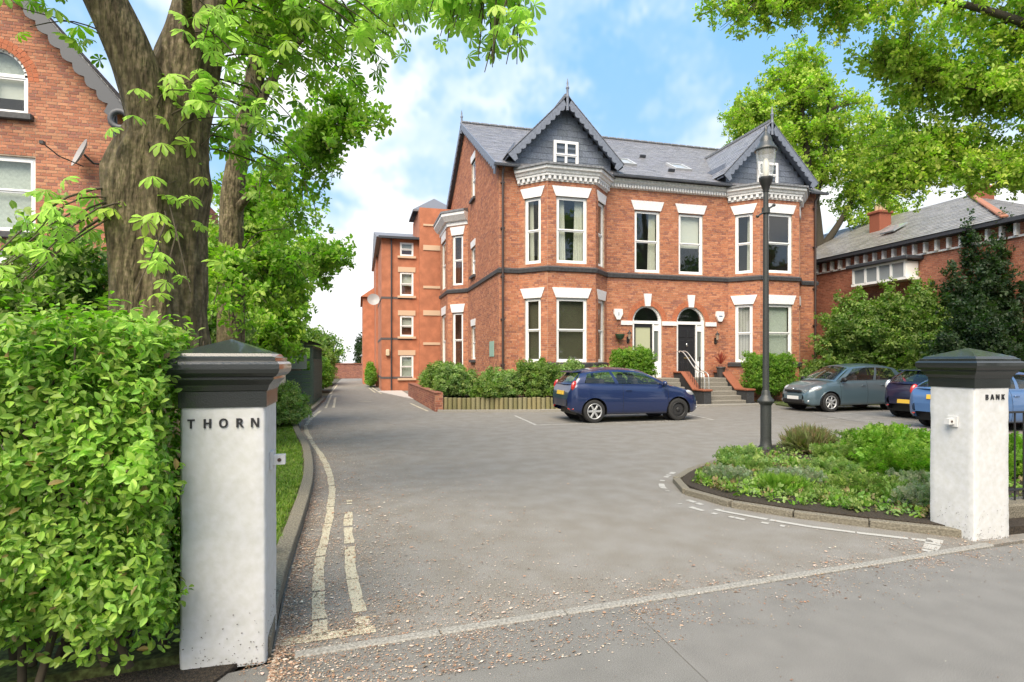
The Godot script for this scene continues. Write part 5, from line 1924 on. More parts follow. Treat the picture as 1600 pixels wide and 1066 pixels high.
func cars() -> void:
	car("blue_hatchback", "dark blue three door hatchback parked before the shrub bed, one black front wheel", Vector3(5.35, 0.008, -14.95), 0.0, {"L": 3.95, "W": 1.72, "H": 1.47, "r": 0.305, "rear": 0.68, "wb": 2.49, "belt": [1.02, 0.96], "cowl": 2.92, "roof": [0.38, 2.2], "cuts": [[0.1, 0.42], [0.46, 0.93]], "col": Color(0.012, 0.024, 0.085), "seams": [1.5, 2.85], "handles": [1.66], "spokes": 6, "steel_front": true, "spoiler": true})
	car("grey_hatchback", "blue grey five door hatchback parked nose towards the front steps", Vector3(17.85, 0.008, -15.95), PI, {"L": 4.0, "W": 1.7, "H": 1.56, "r": 0.31, "rear": 0.65, "wb": 2.6, "belt": [0.99, 0.97], "cowl": 3.02, "roof": [0.42, 2.25], "cuts": [[0.13, 0.45], [0.49, 0.92]], "col": Color(0.085, 0.13, 0.155), "seams": [1.06, 1.82, 2.88], "handles": [1.2, 1.98], "spokes": 7, "mirror": false})
	car("navy_hatchback", "navy hatchback parked beyond the white pillar with clear tail lamps", Vector3(14.85, 0.008, -12.75), 0.03, {"L": 3.9, "W": 1.7, "H": 1.5, "r": 0.3, "rear": 0.65, "wb": 2.5, "belt": [1.0, 0.97], "cowl": 2.85, "roof": [0.5, 2.2], "cuts": [[0.12, 0.44], [0.48, 0.92]], "col": Color(0.01, 0.012, 0.045), "seams": [1.5, 2.8], "handles": [1.65], "spokes": 6, "tail": M("lamp_clear", Color(0.55, 0.57, 0.58), 0.08, {"metal": 0.4, "coat": 1.0}), "plate_y": 0.5, "plate_out": 0.06, "spoiler": true})
	car("light_blue_saloon", "light blue car parked directly behind the white BANK pillar", Vector3(13.2, 0.008, -10.55), 0.03, {"L": 4.2, "W": 1.72, "H": 1.45, "r": 0.31, "rear": 0.75, "wb": 2.55, "belt": [0.97, 0.95], "cowl": 3.05, "roof": [0.75, 2.3], "cuts": [[0.12, 0.44], [0.48, 0.92]], "col": Color(0.07, 0.15, 0.32), "seams": [1.2, 1.95, 2.95], "handles": [1.35, 2.1], "spokes": 7})

# ---------- leaves ----------
var leaf_cache := {}

func blade(mb: MB, o: Vector3, d: Vector3, nrm: Vector3, L: float, w: float, fold := 0.25, droop := 0.15, shape := 0) -> void:
	# one leaf or leaflet: midrib from o along d, folded a little along it, tip drooping
	var s := d.cross(nrm).normalized()
	var up := s.cross(d).normalized()
	var prof := [[0.0, 0.08], [0.3, 0.75], [0.6, 1.0], [0.85, 0.6], [1.0, 0.0]] if shape == 0 else [[0.0, 0.05], [0.4, 0.45], [0.72, 1.0], [0.9, 0.6], [1.0, 0.0]]
	var last := []
	for p in prof:
		var c: Vector3 = o + d * L * p[0] - up * droop * L * p[0] * p[0]
		var e: Vector3 = up * fold * w * p[1] * 0.5
		var now := [c - s * w * 0.5 * p[1] + e, c, c + s * w * 0.5 * p[1] + e]
		if last:
			if p[1] == 0.0:
				mb.tri(last[0], last[1], c)
				mb.tri(last[1], last[2], c)
			else:
				mb.quad(last[0], last[1], now[1], now[0])
				mb.quad(last[1], last[2], now[2], now[1])
		last = now

func leaf_mesh(kind: String) -> ArrayMesh:
	if leaf_cache.has(kind): return leaf_cache[kind]
	var mb := MB.new()
	var r := RandomNumberGenerator.new()
	r.seed = kind.hash()
	match kind:
		"chestnut":  # palmate, leaflets hanging from the stalk's end; stalk along +y from the origin
			mb.box(Vector3(0, 0.05, 0), Vector3(0.004, 0.1, 0.004))
			for k in 7:
				var a := (k - 3) * 0.72
				var L := 0.17 * (1.0 - 0.12 * absf(k - 3.0) / 1.5)
				blade(mb, Vector3(0, 0.1, 0), Vector3(sin(a), -0.28, cos(a)).normalized(), Vector3.UP, L, L * 0.4, 0.3, 0.35, 1)
		"oval":
			blade(mb, Vector3.ZERO, Vector3(0, 0.25, 1).normalized(), Vector3.UP, 1.0, 0.52, 0.4, 0.2)
		"spray":  # a twig end with ten small leaves, about a metre across before scaling
			for k in 12:
				var d := Vector3(r.randf_range(-1, 1), r.randf_range(-0.5, 0.8), r.randf_range(-1, 1)).normalized()
				var o := Vector3(r.randf_range(-0.3, 0.3), r.randf_range(-0.25, 0.25), r.randf_range(-0.3, 0.3))
				blade(mb, o, d, (Vector3.UP + d.cross(Vector3.RIGHT) * 0.6).normalized(), 0.42, 0.27, 0.3, 0.3)
		"tuft":  # upright narrow blades
			for k in 14:
				var a := r.randf() * TAU
				var d := Vector3(cos(a) * 0.35, 1, sin(a) * 0.35).normalized()
				blade(mb, Vector3(cos(a), 0, sin(a)) * r.randf() * 0.12, d, Vector3(cos(a), 0.2, sin(a)), r.randf_range(0.6, 1.0), 0.05, 0.2, 0.15)
		"feather":  # feathery side shoots on a short stem
			for k in 12:
				var y := k / 12.0
				for s in [-1, 1]:
					var d := Vector3(s * 0.8, 0.45, r.randf_range(-0.5, 0.5)).normalized()
					blade(mb, Vector3(0, y * 0.8, 0), d, Vector3.BACK, 0.4 * (1.1 - y * 0.7), 0.09, 0.2, 0.1)
		"grass":
			for k in 5:
				var a := r.randf() * TAU
				var d := Vector3(cos(a) * 0.4, 1, sin(a) * 0.4).normalized()
				var s := d.cross(Vector3(cos(a), 0, sin(a))).normalized() * 0.05
				var o := Vector3(r.randf_range(-0.4, 0.4), 0, r.randf_range(-0.4, 0.4))
				var L := r.randf_range(0.6, 1.0)
				mb.quad(o - s, o + s, o + s * 0.8 + d * L * 0.6, o - s * 0.8 + d * L * 0.6)
				mb.tri(o - s * 0.8 + d * L * 0.6, o + s * 0.8 + d * L * 0.6, o + d * L + Vector3(cos(a), -0.3, sin(a)) * 0.15)
	leaf_cache[kind] = mb.mesh()
	return leaf_cache[kind]

func leaf_mat(key := "leaf", back := Color(0.8, 1.0, 0.45)) -> StandardMaterial3D:
	return M(key, Color.WHITE, 0.5, {"vc": 1, "back": back})

func rand_dir(r: RandomNumberGenerator) -> Vector3:
	var z := r.randf_range(-1, 1)
	var a := r.randf() * TAU
	var q := sqrt(1 - z * z)
	return Vector3(q * cos(a), z, q * sin(a))

func turned(o: Vector3, nrm: Vector3, spin: float, s: float) -> Transform3D:
	# leaf basis: local y along nrm, spun about it
	var x := nrm.cross(Vector3(0.3, 0.2, 0.93)).normalized()
	var b := Basis(x, nrm, x.cross(nrm))
	return Transform3D(b.rotated(nrm, spin).scaled_local(Vector3(s, s, s)), o)

# puts the leaves of a plant: the n that show largest as parts, the rest as one mass
func dress(t: Node3D, kind: String, ts: Array, cs: Array, single: int, called := "foliage", m: StandardMaterial3D = null) -> void:
	if m == null: m = leaf_mat()
	if single > 0:
		var sc := []
		for i in ts.size(): sc.append([near_score(ts[i].origin), i])
		sc.sort_custom(func(a, b): return a[0] < b[0])
		var rt := []
		var rc := []
		var tones := []
		for k in sc.size():
			var i: int = sc[k][1]
			if k < single:
				var c: Color = cs[i]
				var q := Color(snappedf(c.r, 0.025), snappedf(c.g, 0.05), snappedf(c.b, 0.01))
				var o := put("leaf", leaf_mesh(kind), M("leaf_tone_%s" % q, q, 0.5, {"back": Color(0.8, 1.0, 0.45)}), t)
				o.transform = Transform3D(ts[i].basis, ts[i].origin - t.position)
			else:
				rt.append(ts[i])
				rc.append(cs[i])
		ts = rt
		cs = rc
	for i in ts.size(): ts[i] = Transform3D(ts[i].basis, ts[i].origin - t.position)
	copies(called, leaf_mesh(kind), m, ts, cs, t)

func tint(base: Color, r: RandomNumberGenerator, vary := 0.25) -> Color:
	var k := 1.0 + r.randf_range(-vary, vary)
	var y := r.randf_range(-0.12, 0.16)
	return Color(base.r * k * (1 + y), base.g * k, base.b * k)

# limbs: [[points], r0, r1, sides]; blobs: [centre, radii, twigs, (leaves per twig)]
func tree(called: String, label: String, limbs: Array, blobs: Array, o: Dictionary) -> void:
	var r := RandomNumberGenerator.new()
	r.seed = label.hash()
	var base: Vector3 = limbs[0][0][0]
	base.y = 0
	var t := thing(called, label, "tree", base, o.get("group", ""))
	var bark: StandardMaterial3D = o.bark
	var nz := FastNoiseLite.new()
	nz.seed = r.randi() % 1000
	nz.frequency = 0.9
	nz.fractal_octaves = 4
	var hubs := []
	var wood := MB.new()
	var trunk := MB.new()
	for i in limbs.size():
		var l: Array = limbs[i]
		var pts := curve(l[0], 8)
		var rad := []
		for k in pts.size():
			var f := float(k) / (pts.size() - 1)
			var q: float
			if l.size() > 3: q = lerps(l[3], f)
			else: q = lerpf(l[1], l[2], pow(f, 0.8))
			rad.append(q)
		var loc := []
		for p in pts: loc.append(p - base)
		(trunk if i == 0 else wood).tube(loc, rad, 56 if i == 0 else 18, o.get("gnarl", 0.12) if i < 3 else 0.06, nz)
		for k in pts.size():
			if i > 0 or float(k) / pts.size() > 0.45: hubs.append([pts[k], rad[k]])
	var ts := []
	var cs := []
	var leaf: String = o.leaf
	var size: float = o.size
	var twigs := MB.new()
	for b in blobs:
		var c: Vector3 = b[0]
		var rr: Vector3 = b[1]
		var nl: int = b[3] if b.size() > 3 else o.per
		for k in b[2]:
			var d := rand_dir(r)
			var e := c + d * rr * pow(r.randf(), 0.45)
			var best := 1e9
			var from := c
			for h in hubs:
				var q: float = h[0].distance_to(e) + maxf(0, h[0].y - e.y) * 0.3 + r.randf() * 0.5
				if q < best:
					best = q
					from = h[0]
			var mid := (from + e) / 2 + Vector3(r.randf_range(-0.2, 0.2), best * 0.12, r.randf_range(-0.2, 0.2))
			var pts := curve([from, mid, e], 4)
			var rad := []
			var loc := []
			for q in pts.size():
				rad.append(lerpf(clampf(best * 0.008, 0.008, 0.05), 0.004, q / float(pts.size() - 1)) * o.get("twig", 1.0))
				loc.append(pts[q] - base)
			twigs.tube(loc, rad, 5)
			for q in nl:
				var f := 1.0 - pow(r.randf(), 1.6) * minf(0.75, 1.4 / maxf(best, 0.5))
				var at: Vector3 = pts[clampi(int(f * (pts.size() - 1)), 0, pts.size() - 1)]
				at += rand_dir(r) * o.spread * pow(r.randf(), 0.5)
				var nrm: Vector3 = (Vector3.UP + rand_dir(r) * o.get("tilt", 0.75)).normalized()
				ts.append(turned(at, nrm, r.randf() * TAU, size * r.randf_range(0.7, 1.2)))
				var cc: Color = o.tones[r.randi() % o.tones.size()]
				cs.append(tint(cc, r, 0.2))
	put("trunk", trunk, bark, t)
	if limbs.size() > 1: put("limbs", wood, bark, t)
	put("twigs", twigs, M("twig", Color(0.07, 0.055, 0.035), 0.9), t).set_meta("kind", "stuff")
	dress(t, leaf, ts, cs, o.get("single", 0), "crown")

# a bush: leaves on a lumpy shell and inside it, over dark stems
func bush(called: String, label: String, at: Vector3, rad: Vector3, n: int, o: Dictionary) -> void:
	var r := RandomNumberGenerator.new()
	r.seed = label.hash()
	var t := thing(called, label, o.get("cat", "shrub"), at, o.get("group", ""))
	var nz := FastNoiseLite.new()
	nz.seed = r.randi() % 1000
	nz.frequency = o.get("lump", 1.1)
	nz.fractal_octaves = 3
	var ts := []
	var cs := []
	var boxy: float = o.get("boxy", 0.0)
	for i in n:
		var d := rand_dir(r)
		if d.y < -0.35: d.y = -d.y
		var k: float = pow(r.randf(), o.get("fill", 0.3)) * (1.0 + o.get("rough", 0.35) * nz.get_noise_3dv(d * rad * 1.5 + at))
		if boxy > 0: k *= lerpf(1.0, minf(1.6, 1.0 / maxf(absf(d.x), maxf(absf(d.y), absf(d.z)))), boxy)
		var p := Vector3(d.x * rad.x, rad.y * (0.5 + d.y * 0.5) if o.get("dome", false) else rad.y * maxf(0.0, d.y * 0.62 + 0.38), d.z * rad.z)
		p = Vector3(p.x * k, p.y * lerpf(1.0, k, 0.8), p.z * k)
		var nrm: Vector3 = (d * o.get("face", 0.6) + Vector3.UP * 0.5 + rand_dir(r) * 0.6).normalized()
		ts.append(turned(at + p, nrm, r.randf() * TAU, o.size * r.randf_range(0.7, 1.25)))
		cs.append(tint(o.tones[r.randi() % o.tones.size()], r, 0.22))
	var st := MB.new()
	for i in o.get("stems", 9):
		var d := rand_dir(r)
		d.y = absf(d.y) + 0.4
		d = d.normalized()
		var e := Vector3(d.x * rad.x, d.y * rad.y, d.z * rad.z) * 0.75
		st.tube([Vector3(d.x, 0, d.z) * 0.05, e * 0.5 + Vector3(0, 0.06, 0), e], [0.02, 0.013, 0.006], 5)
	put("stems", st, M("twig", Color(0.07, 0.055, 0.035), 0.9), t)
	dress(t, o.leaf, ts, cs, o.get("single", 0))

func hedge() -> void:
	var r := RandomNumberGenerator.new()
	r.seed = 77
	var t := thing("hedge", "leafy bright green privet hedge beside the THORN pillar", "hedge", Vector3(-2.4, 0.08, -3.45))
	var nz := FastNoiseLite.new()
	nz.seed = 8
	nz.frequency = 1.3
	nz.fractal_octaves = 3
	var ts := []
	var cs := []
	var n := 52000
	for i in n:
		# shell-weighted point in a rounded block
		var x := r.randf_range(-4.6, -0.92)
		if i % 3 == 0: x = r.randf_range(-2.2, -0.92)
		var y := r.randf_range(0.12, 1.76)
		var z: float
		var face := Vector3.BACK
		var q := r.randf()
		var deep := pow(r.randf(), 1.35) * 0.42
		var lump := nz.get_noise_3d(x * 1.6, y * 1.6, 0.0) * 0.24
		var front := -2.98 + lump - 0.22 * smoothstep(0.5, 0.1, y) - 0.1 * smoothstep(1.3, 1.7, y)
		if q < 0.62:
			z = front - deep
		elif q < 0.85:
			y = 1.76 + nz.get_noise_3d(x * 2, 9.0, 0.0) * 0.16 - deep + pow(r.randf(), 6) * 0.14
			z = r.randf_range(-3.95, front - 0.05)
			face = Vector3.UP
		else:
			x = -0.9 + nz.get_noise_3d(3.0, y * 1.7, 2.0) * 0.13 + 0.05 * sin(y * 3.0) - deep
			z = r.randf_range(-3.9, front)
			face = Vector3.RIGHT
			if z < -3.3: x = minf(x, -0.97)
		if y < 0.3 and r.randf() < 0.5: continue
		if nz.get_noise_3d(x * 5.0 + 20.0, y * 5.0, z * 5.0) < -0.12 and r.randf() < 0.8: continue
		var nrm := (face * 0.75 + Vector3.UP * 0.45 + rand_dir(r) * 0.65).normalized()
		ts.append(turned(Vector3(x, y + 0.08, z), nrm, r.randf() * TAU, r.randf_range(0.026, 0.06)))
		var c := [Color(0.24, 0.4, 0.055), Color(0.29, 0.47, 0.065), Color(0.19, 0.33, 0.045), Color(0.36, 0.53, 0.1)]
		cs.append(tint(c[r.randi() % 4] if r.randf() > 0.02 else Color(0.3, 0.22, 0.08), r, 0.3))
	var st := MB.new()
	for i in 60:
		var x := r.randf_range(-4.4, -1.0)
		var z := r.randf_range(-3.8, -3.2)
		var p := [Vector3(x, 0, z)]
		for k in 4: p.append(p[-1] + Vector3(r.randf_range(-0.15, 0.15), 0.42, r.randf_range(-0.12, 0.14)))
		var loc := []
		for q in p: loc.append(q - Vector3(-2.4, 0, -3.45))
		st.tube(loc, [0.02, 0.016, 0.012, 0.008, 0.004], 5)
	put("stems", st, M("twig", Color(0.07, 0.055, 0.035), 0.9), t)
	dress(t, "oval", ts, cs, 300)

func chestnuts() -> void:
	var bark := M("bark", Color(0.27, 0.21, 0.14), 0.92, {"tex": [0.55, 0.03, Color(0.5, 0.48, 0.42), grey(1)], "bump": [0.55, 0.05, 2.4], "stretch": Vector3(1.6, 0.4, 1.6), "coarse": [1.7, 0.02, Color(0.7, 0.75, 0.6), grey(1)]})
	var green := [Color(0.28, 0.45, 0.055), Color(0.34, 0.52, 0.065), Color(0.22, 0.37, 0.045), Color(0.4, 0.57, 0.09)]
	var T := [Vector3(-2.1, -0.1, -6.8), Vector3(-2.08, 0.8, -6.78), Vector3(-2.03, 2.2, -6.75), Vector3(-2.03, 3.1, -6.75), Vector3(-1.97, 3.8, -6.74), Vector3(-1.8, 4.6, -6.75), Vector3(-1.62, 5.6, -6.84), Vector3(-1.5, 7.2, -7.0)]
	tree("chestnut_tree", "great horse chestnut with thick gnarled trunk behind the hedge", [
		[T, 0.7, 0.2, [[0.0, 0.72], [0.12, 0.5], [0.28, 0.415], [0.42, 0.4], [0.52, 0.45], [0.62, 0.35], [0.75, 0.3], [1.0, 0.18]]],
		[[Vector3(-1.95, 3.5, -6.7), Vector3(-2.03, 4.25, -6.5), Vector3(-2.27, 4.95, -6.3), Vector3(-2.75, 6.0, -5.8), Vector3(-3.3, 7.2, -5.2)], 0.25, 0.12],
		[[Vector3(-1.75, 4.7, -6.75), Vector3(-1.2, 5.5, -6.4), Vector3(-0.4, 6.0, -5.9), Vector3(0.6, 6.2, -5.4), Vector3(1.4, 5.9, -4.9)], 0.16, 0.04],
		[[Vector3(-1.65, 5.4, -6.8), Vector3(-1.0, 6.4, -7.4), Vector3(-0.2, 7.1, -8.2)], 0.14, 0.05],
		[[Vector3(-2.6, 5.4, -6.1), Vector3(-3.0, 5.3, -5.2), Vector3(-3.2, 5.0, -4.6)], 0.09, 0.03],
		[[Vector3(-1.7, 4.9, -6.7), Vector3(-1.5, 5.0, -5.8), Vector3(-1.2, 4.9, -5.2)], 0.07, 0.02]],
		[[Vector3(-2.85, 4.75, -5.9), Vector3(0.25, 0.25, 0.3), 6, 7], [Vector3(-2.85, 2.45, -6.0), Vector3(0.5, 0.35, 0.3), 9, 6], [Vector3(-1.75, 2.25, -5.95), Vector3(0.45, 0.2, 0.2), 5, 5], [Vector3(-1.75, 3.3, -6.15), Vector3(0.25, 0.6, 0.15), 4, 4], [Vector3(-1.25, 4.3, -6.0), Vector3(0.4, 0.4, 0.4), 9, 8],
		[Vector3(-0.6, 5.2, -7.3), Vector3(0.9, 0.6, 0.9), 20], [Vector3(0.0, 5.7, -7.2), Vector3(0.8, 0.5, 0.8), 16], [Vector3(0.45, 5.1, -5.7), Vector3(0.5, 0.5, 0.5), 22], [Vector3(0.95, 4.75, -4.95), Vector3(0.5, 0.35, 0.4), 26], [Vector3(1.2, 4.2, -4.85), Vector3(0.22, 0.25, 0.2), 9, 7], [Vector3(-1.0, 7.4, -7.0), Vector3(1.6, 0.7, 1.5), 30], [Vector3(-3.4, 7.6, -5.2), Vector3(1.0, 0.6, 1.0), 26], [Vector3(-0.85, 4.3, -7.7), Vector3(0.45, 0.8, 0.5), 8]],
		{"bark": bark, "leaf": "chestnut", "size": 0.85, "per": 12, "spread": 0.3, "tones": green, "single": 300, "gnarl": 0.3})
	tree("chestnut_tree", "slimmer chestnut trunk standing behind the great one beside the drive", [
		[[Vector3(-2.1, 0, -10.9), Vector3(-2.14, 1.6, -10.92), Vector3(-2.13, 3.2, -10.92), Vector3(-2.1, 4.6, -10.9), Vector3(-1.8, 6.2, -10.8), Vector3(-1.5, 8.0, -10.75)], 0.27, 0.13],
		[[Vector3(-1.95, 5.5, -10.85), Vector3(-1.3, 6.8, -10.7), Vector3(-0.6, 7.6, -10.4)], 0.1, 0.04],
		[[Vector3(-2.1, 4.2, -10.9), Vector3(-1.3, 4.9, -10.2), Vector3(-0.5, 5.2, -9.6)], 0.08, 0.03],
		[[Vector3(-2.1, 3.4, -10.9), Vector3(-1.5, 3.7, -11.6), Vector3(-0.8, 3.8, -12.3)], 0.07, 0.03]],
		[[Vector3(-1.05, 4.1, -9.7), Vector3(0.6, 0.9, 0.6), 20], [Vector3(-0.55, 4.9, -9.5), Vector3(0.65, 0.6, 0.6), 17], [Vector3(0.0, 5.6, -9.4), Vector3(0.55, 0.5, 0.6), 18], [Vector3(-1.3, 3.0, -11.4), Vector3(0.6, 0.7, 0.7), 28], [Vector3(-0.5, 3.5, -12.4), Vector3(0.5, 0.5, 0.8), 22], [Vector3(-1.9, 2.6, -9.9), Vector3(0.5, 0.8, 0.4), 14], [Vector3(-1.2, 7.0, -10.6), Vector3(1.4, 1.2, 1.4), 22], [Vector3(-2.9, 3.2, -11.5), Vector3(0.9, 1.0, 0.8), 28]],
		{"bark": bark, "leaf": "spray", "size": 0.22, "per": 8, "spread": 0.28, "tones": green})
	for e in [[-2.5, -15.5, 6.5, "broad chestnut tree beyond the two near trunks on the verge"], [-3.3, -21.0, 7.0, "leafy tree rising over the green bin store"], [-4.2, -29.0, 6.5, "rounded leafy tree far along the left side of the drive"]]:
		var b := Vector3(e[0], 0, e[1])
		var h: float = e[2]
		tree("verge_tree", e[3], [[[b, b + Vector3(0.1, h * 0.35, 0), b + Vector3(0.0, h * 0.8, 0.1)], 0.2, 0.08], [[b + Vector3(0.05, h * 0.4, 0), b + Vector3(0.8, h * 0.55, 0.3), b + Vector3(1.2, h * 0.62, 0.4)], 0.08, 0.03]],
			[[b + Vector3(0.1, h * 0.68, 0.1), Vector3(1.7, h * 0.3, 1.7), 120], [b + Vector3(0.5, h * 0.36, 0.5), Vector3(0.95, h * 0.16, 1.3), 90], [b + Vector3(-0.8, h * 0.35, 0.2), Vector3(1.2, h * 0.2, 1.4), 80]],
			{"bark": bark, "leaf": "spray", "size": 0.27, "per": 9, "spread": 0.4, "tones": green, "group": "trees along the verge"})

func right_trees() -> void:
	var bark := M("bark_dark", Color(0.1, 0.085, 0.06), 0.92, {"tex": [1.5, 0.05, grey(0.5), grey(1)]})
	var lime := [Color(0.4, 0.53, 0.075), Color(0.46, 0.58, 0.085), Color(0.33, 0.45, 0.06), Color(0.5, 0.61, 0.11)]
	var b := Vector3(24.2, 0, -26.0)
	tree("lime_tree", "tall pale green tree rising behind the villa's far gable", [
		[[b, b + Vector3(0.1, 5, 0), b + Vector3(-0.1, 9, 0), b + Vector3(-0.6, 13, -0.2), b + Vector3(-1.2, 17, -0.2)], 0.5, 0.14],
		[[b + Vector3(0, 7.5, 0), b + Vector3(1.2, 9.6, 0.6), b + Vector3(2.6, 12.5, 0.8)], 0.24, 0.06],
		[[b + Vector3(0, 8.2, 0), b + Vector3(-1.6, 10.5, 0.3), b + Vector3(-3.6, 13.5, 0)], 0.24, 0.06],
		[[b + Vector3(-0.2, 10, 0), b + Vector3(-0.6, 13, 1.2), b + Vector3(-1.2, 15.5, 2.0)], 0.18, 0.05],
		[[b + Vector3(0, 7.0, 0), b + Vector3(1.6, 8.2, 1.0), b + Vector3(2.8, 9.3, 1.6)], 0.14, 0.05]],
		[[b + Vector3(-1.9, 13.6, -0.2), Vector3(3.6, 3.6, 3.4), 270], [b + Vector3(-4.3, 14.2, 0), Vector3(1.5, 2.2, 1.8), 60], [b + Vector3(1.8, 13.0, 0.6), Vector3(2.4, 3.2, 2.4), 160], [b + Vector3(2.6, 9.4, 1.4), Vector3(1.6, 1.8, 1.6), 50], [b + Vector3(-1.5, 17.0, 0), Vector3(2.4, 1.6, 2.2), 70], [b + Vector3(-3.0, 11.6, 0.4), Vector3(1.5, 1.4, 1.5), 60]],
		{"bark": bark, "leaf": "spray", "size": 0.36, "per": 9, "spread": 0.5, "tones": lime, "twig": 1.6})
	var c := Vector3(18.2, 0, -9.0)
	tree("maple_tree", "overhanging tree whose leafy boughs reach in over the parked cars", [
		[[c, c + Vector3(-0.1, 3, 0), c + Vector3(-0.3, 6, 0), c + Vector3(-0.6, 9, 0), c + Vector3(-0.9, 12, 0)], 0.36, 0.12],
		[[c + Vector3(-0.2, 5, 0), c + Vector3(-2.0, 6.8, -0.4), c + Vector3(-4.2, 7.9, -1.0), c + Vector3(-6.4, 8.2, -1.6)], 0.17, 0.03],
		[[c + Vector3(-0.3, 6.6, 0), c + Vector3(-2.6, 8.7, -0.3), c + Vector3(-5.6, 9.6, -0.8), c + Vector3(-9.2, 9.4, -1.3)], 0.17, 0.02],
		[[c + Vector3(-0.2, 4.4, 0), c + Vector3(-1.8, 5.6, -0.8), c + Vector3(-3.6, 6.4, -1.6), c + Vector3(-5.0, 6.4, -2.0)], 0.12, 0.02],
		[[c + Vector3(-0.5, 8, 0), c + Vector3(-2.2, 10.2, 0.2), c + Vector3(-4.8, 11.4, 0.2)], 0.13, 0.03]],
		[[c + Vector3(-4.3, 8.6, -1.6), Vector3(1.9, 1.2, 1.3), 120], [c + Vector3(-4.6, 7.2, -2.0), Vector3(1.5, 0.9, 1.2), 95], [c + Vector3(-5.7, 6.4, -2.1), Vector3(1.1, 0.7, 0.9), 55], [c + Vector3(-3.4, 8.2, -0.6), Vector3(1.6, 1.2, 1.2), 75], [c + Vector3(-2.6, 6.3, -0.9), Vector3(1.4, 1.0, 1.0), 50], [c + Vector3(-6.6, 8.9, -1.2), Vector3(1.5, 0.8, 1.0), 60], [c + Vector3(-9.0, 9.3, -1.3), Vector3(1.6, 0.5, 0.9), 44], [c + Vector3(-10.6, 8.8, -1.4), Vector3(0.9, 0.4, 0.6), 22], [c + Vector3(-5.4, 5.9, -2.0), Vector3(1.0, 0.55, 0.8), 45], [c + Vector3(-4.0, 5.9, -1.0), Vector3(1.0, 0.5, 0.8), 40], [c + Vector3(-3.5, 10.2, 0.0), Vector3(2.4, 1.2, 1.5), 40]],
		{"bark": bark, "leaf": "spray", "size": 0.23, "per": 10, "spread": 0.34, "tones": lime, "twig": 1.1, "single": 0})

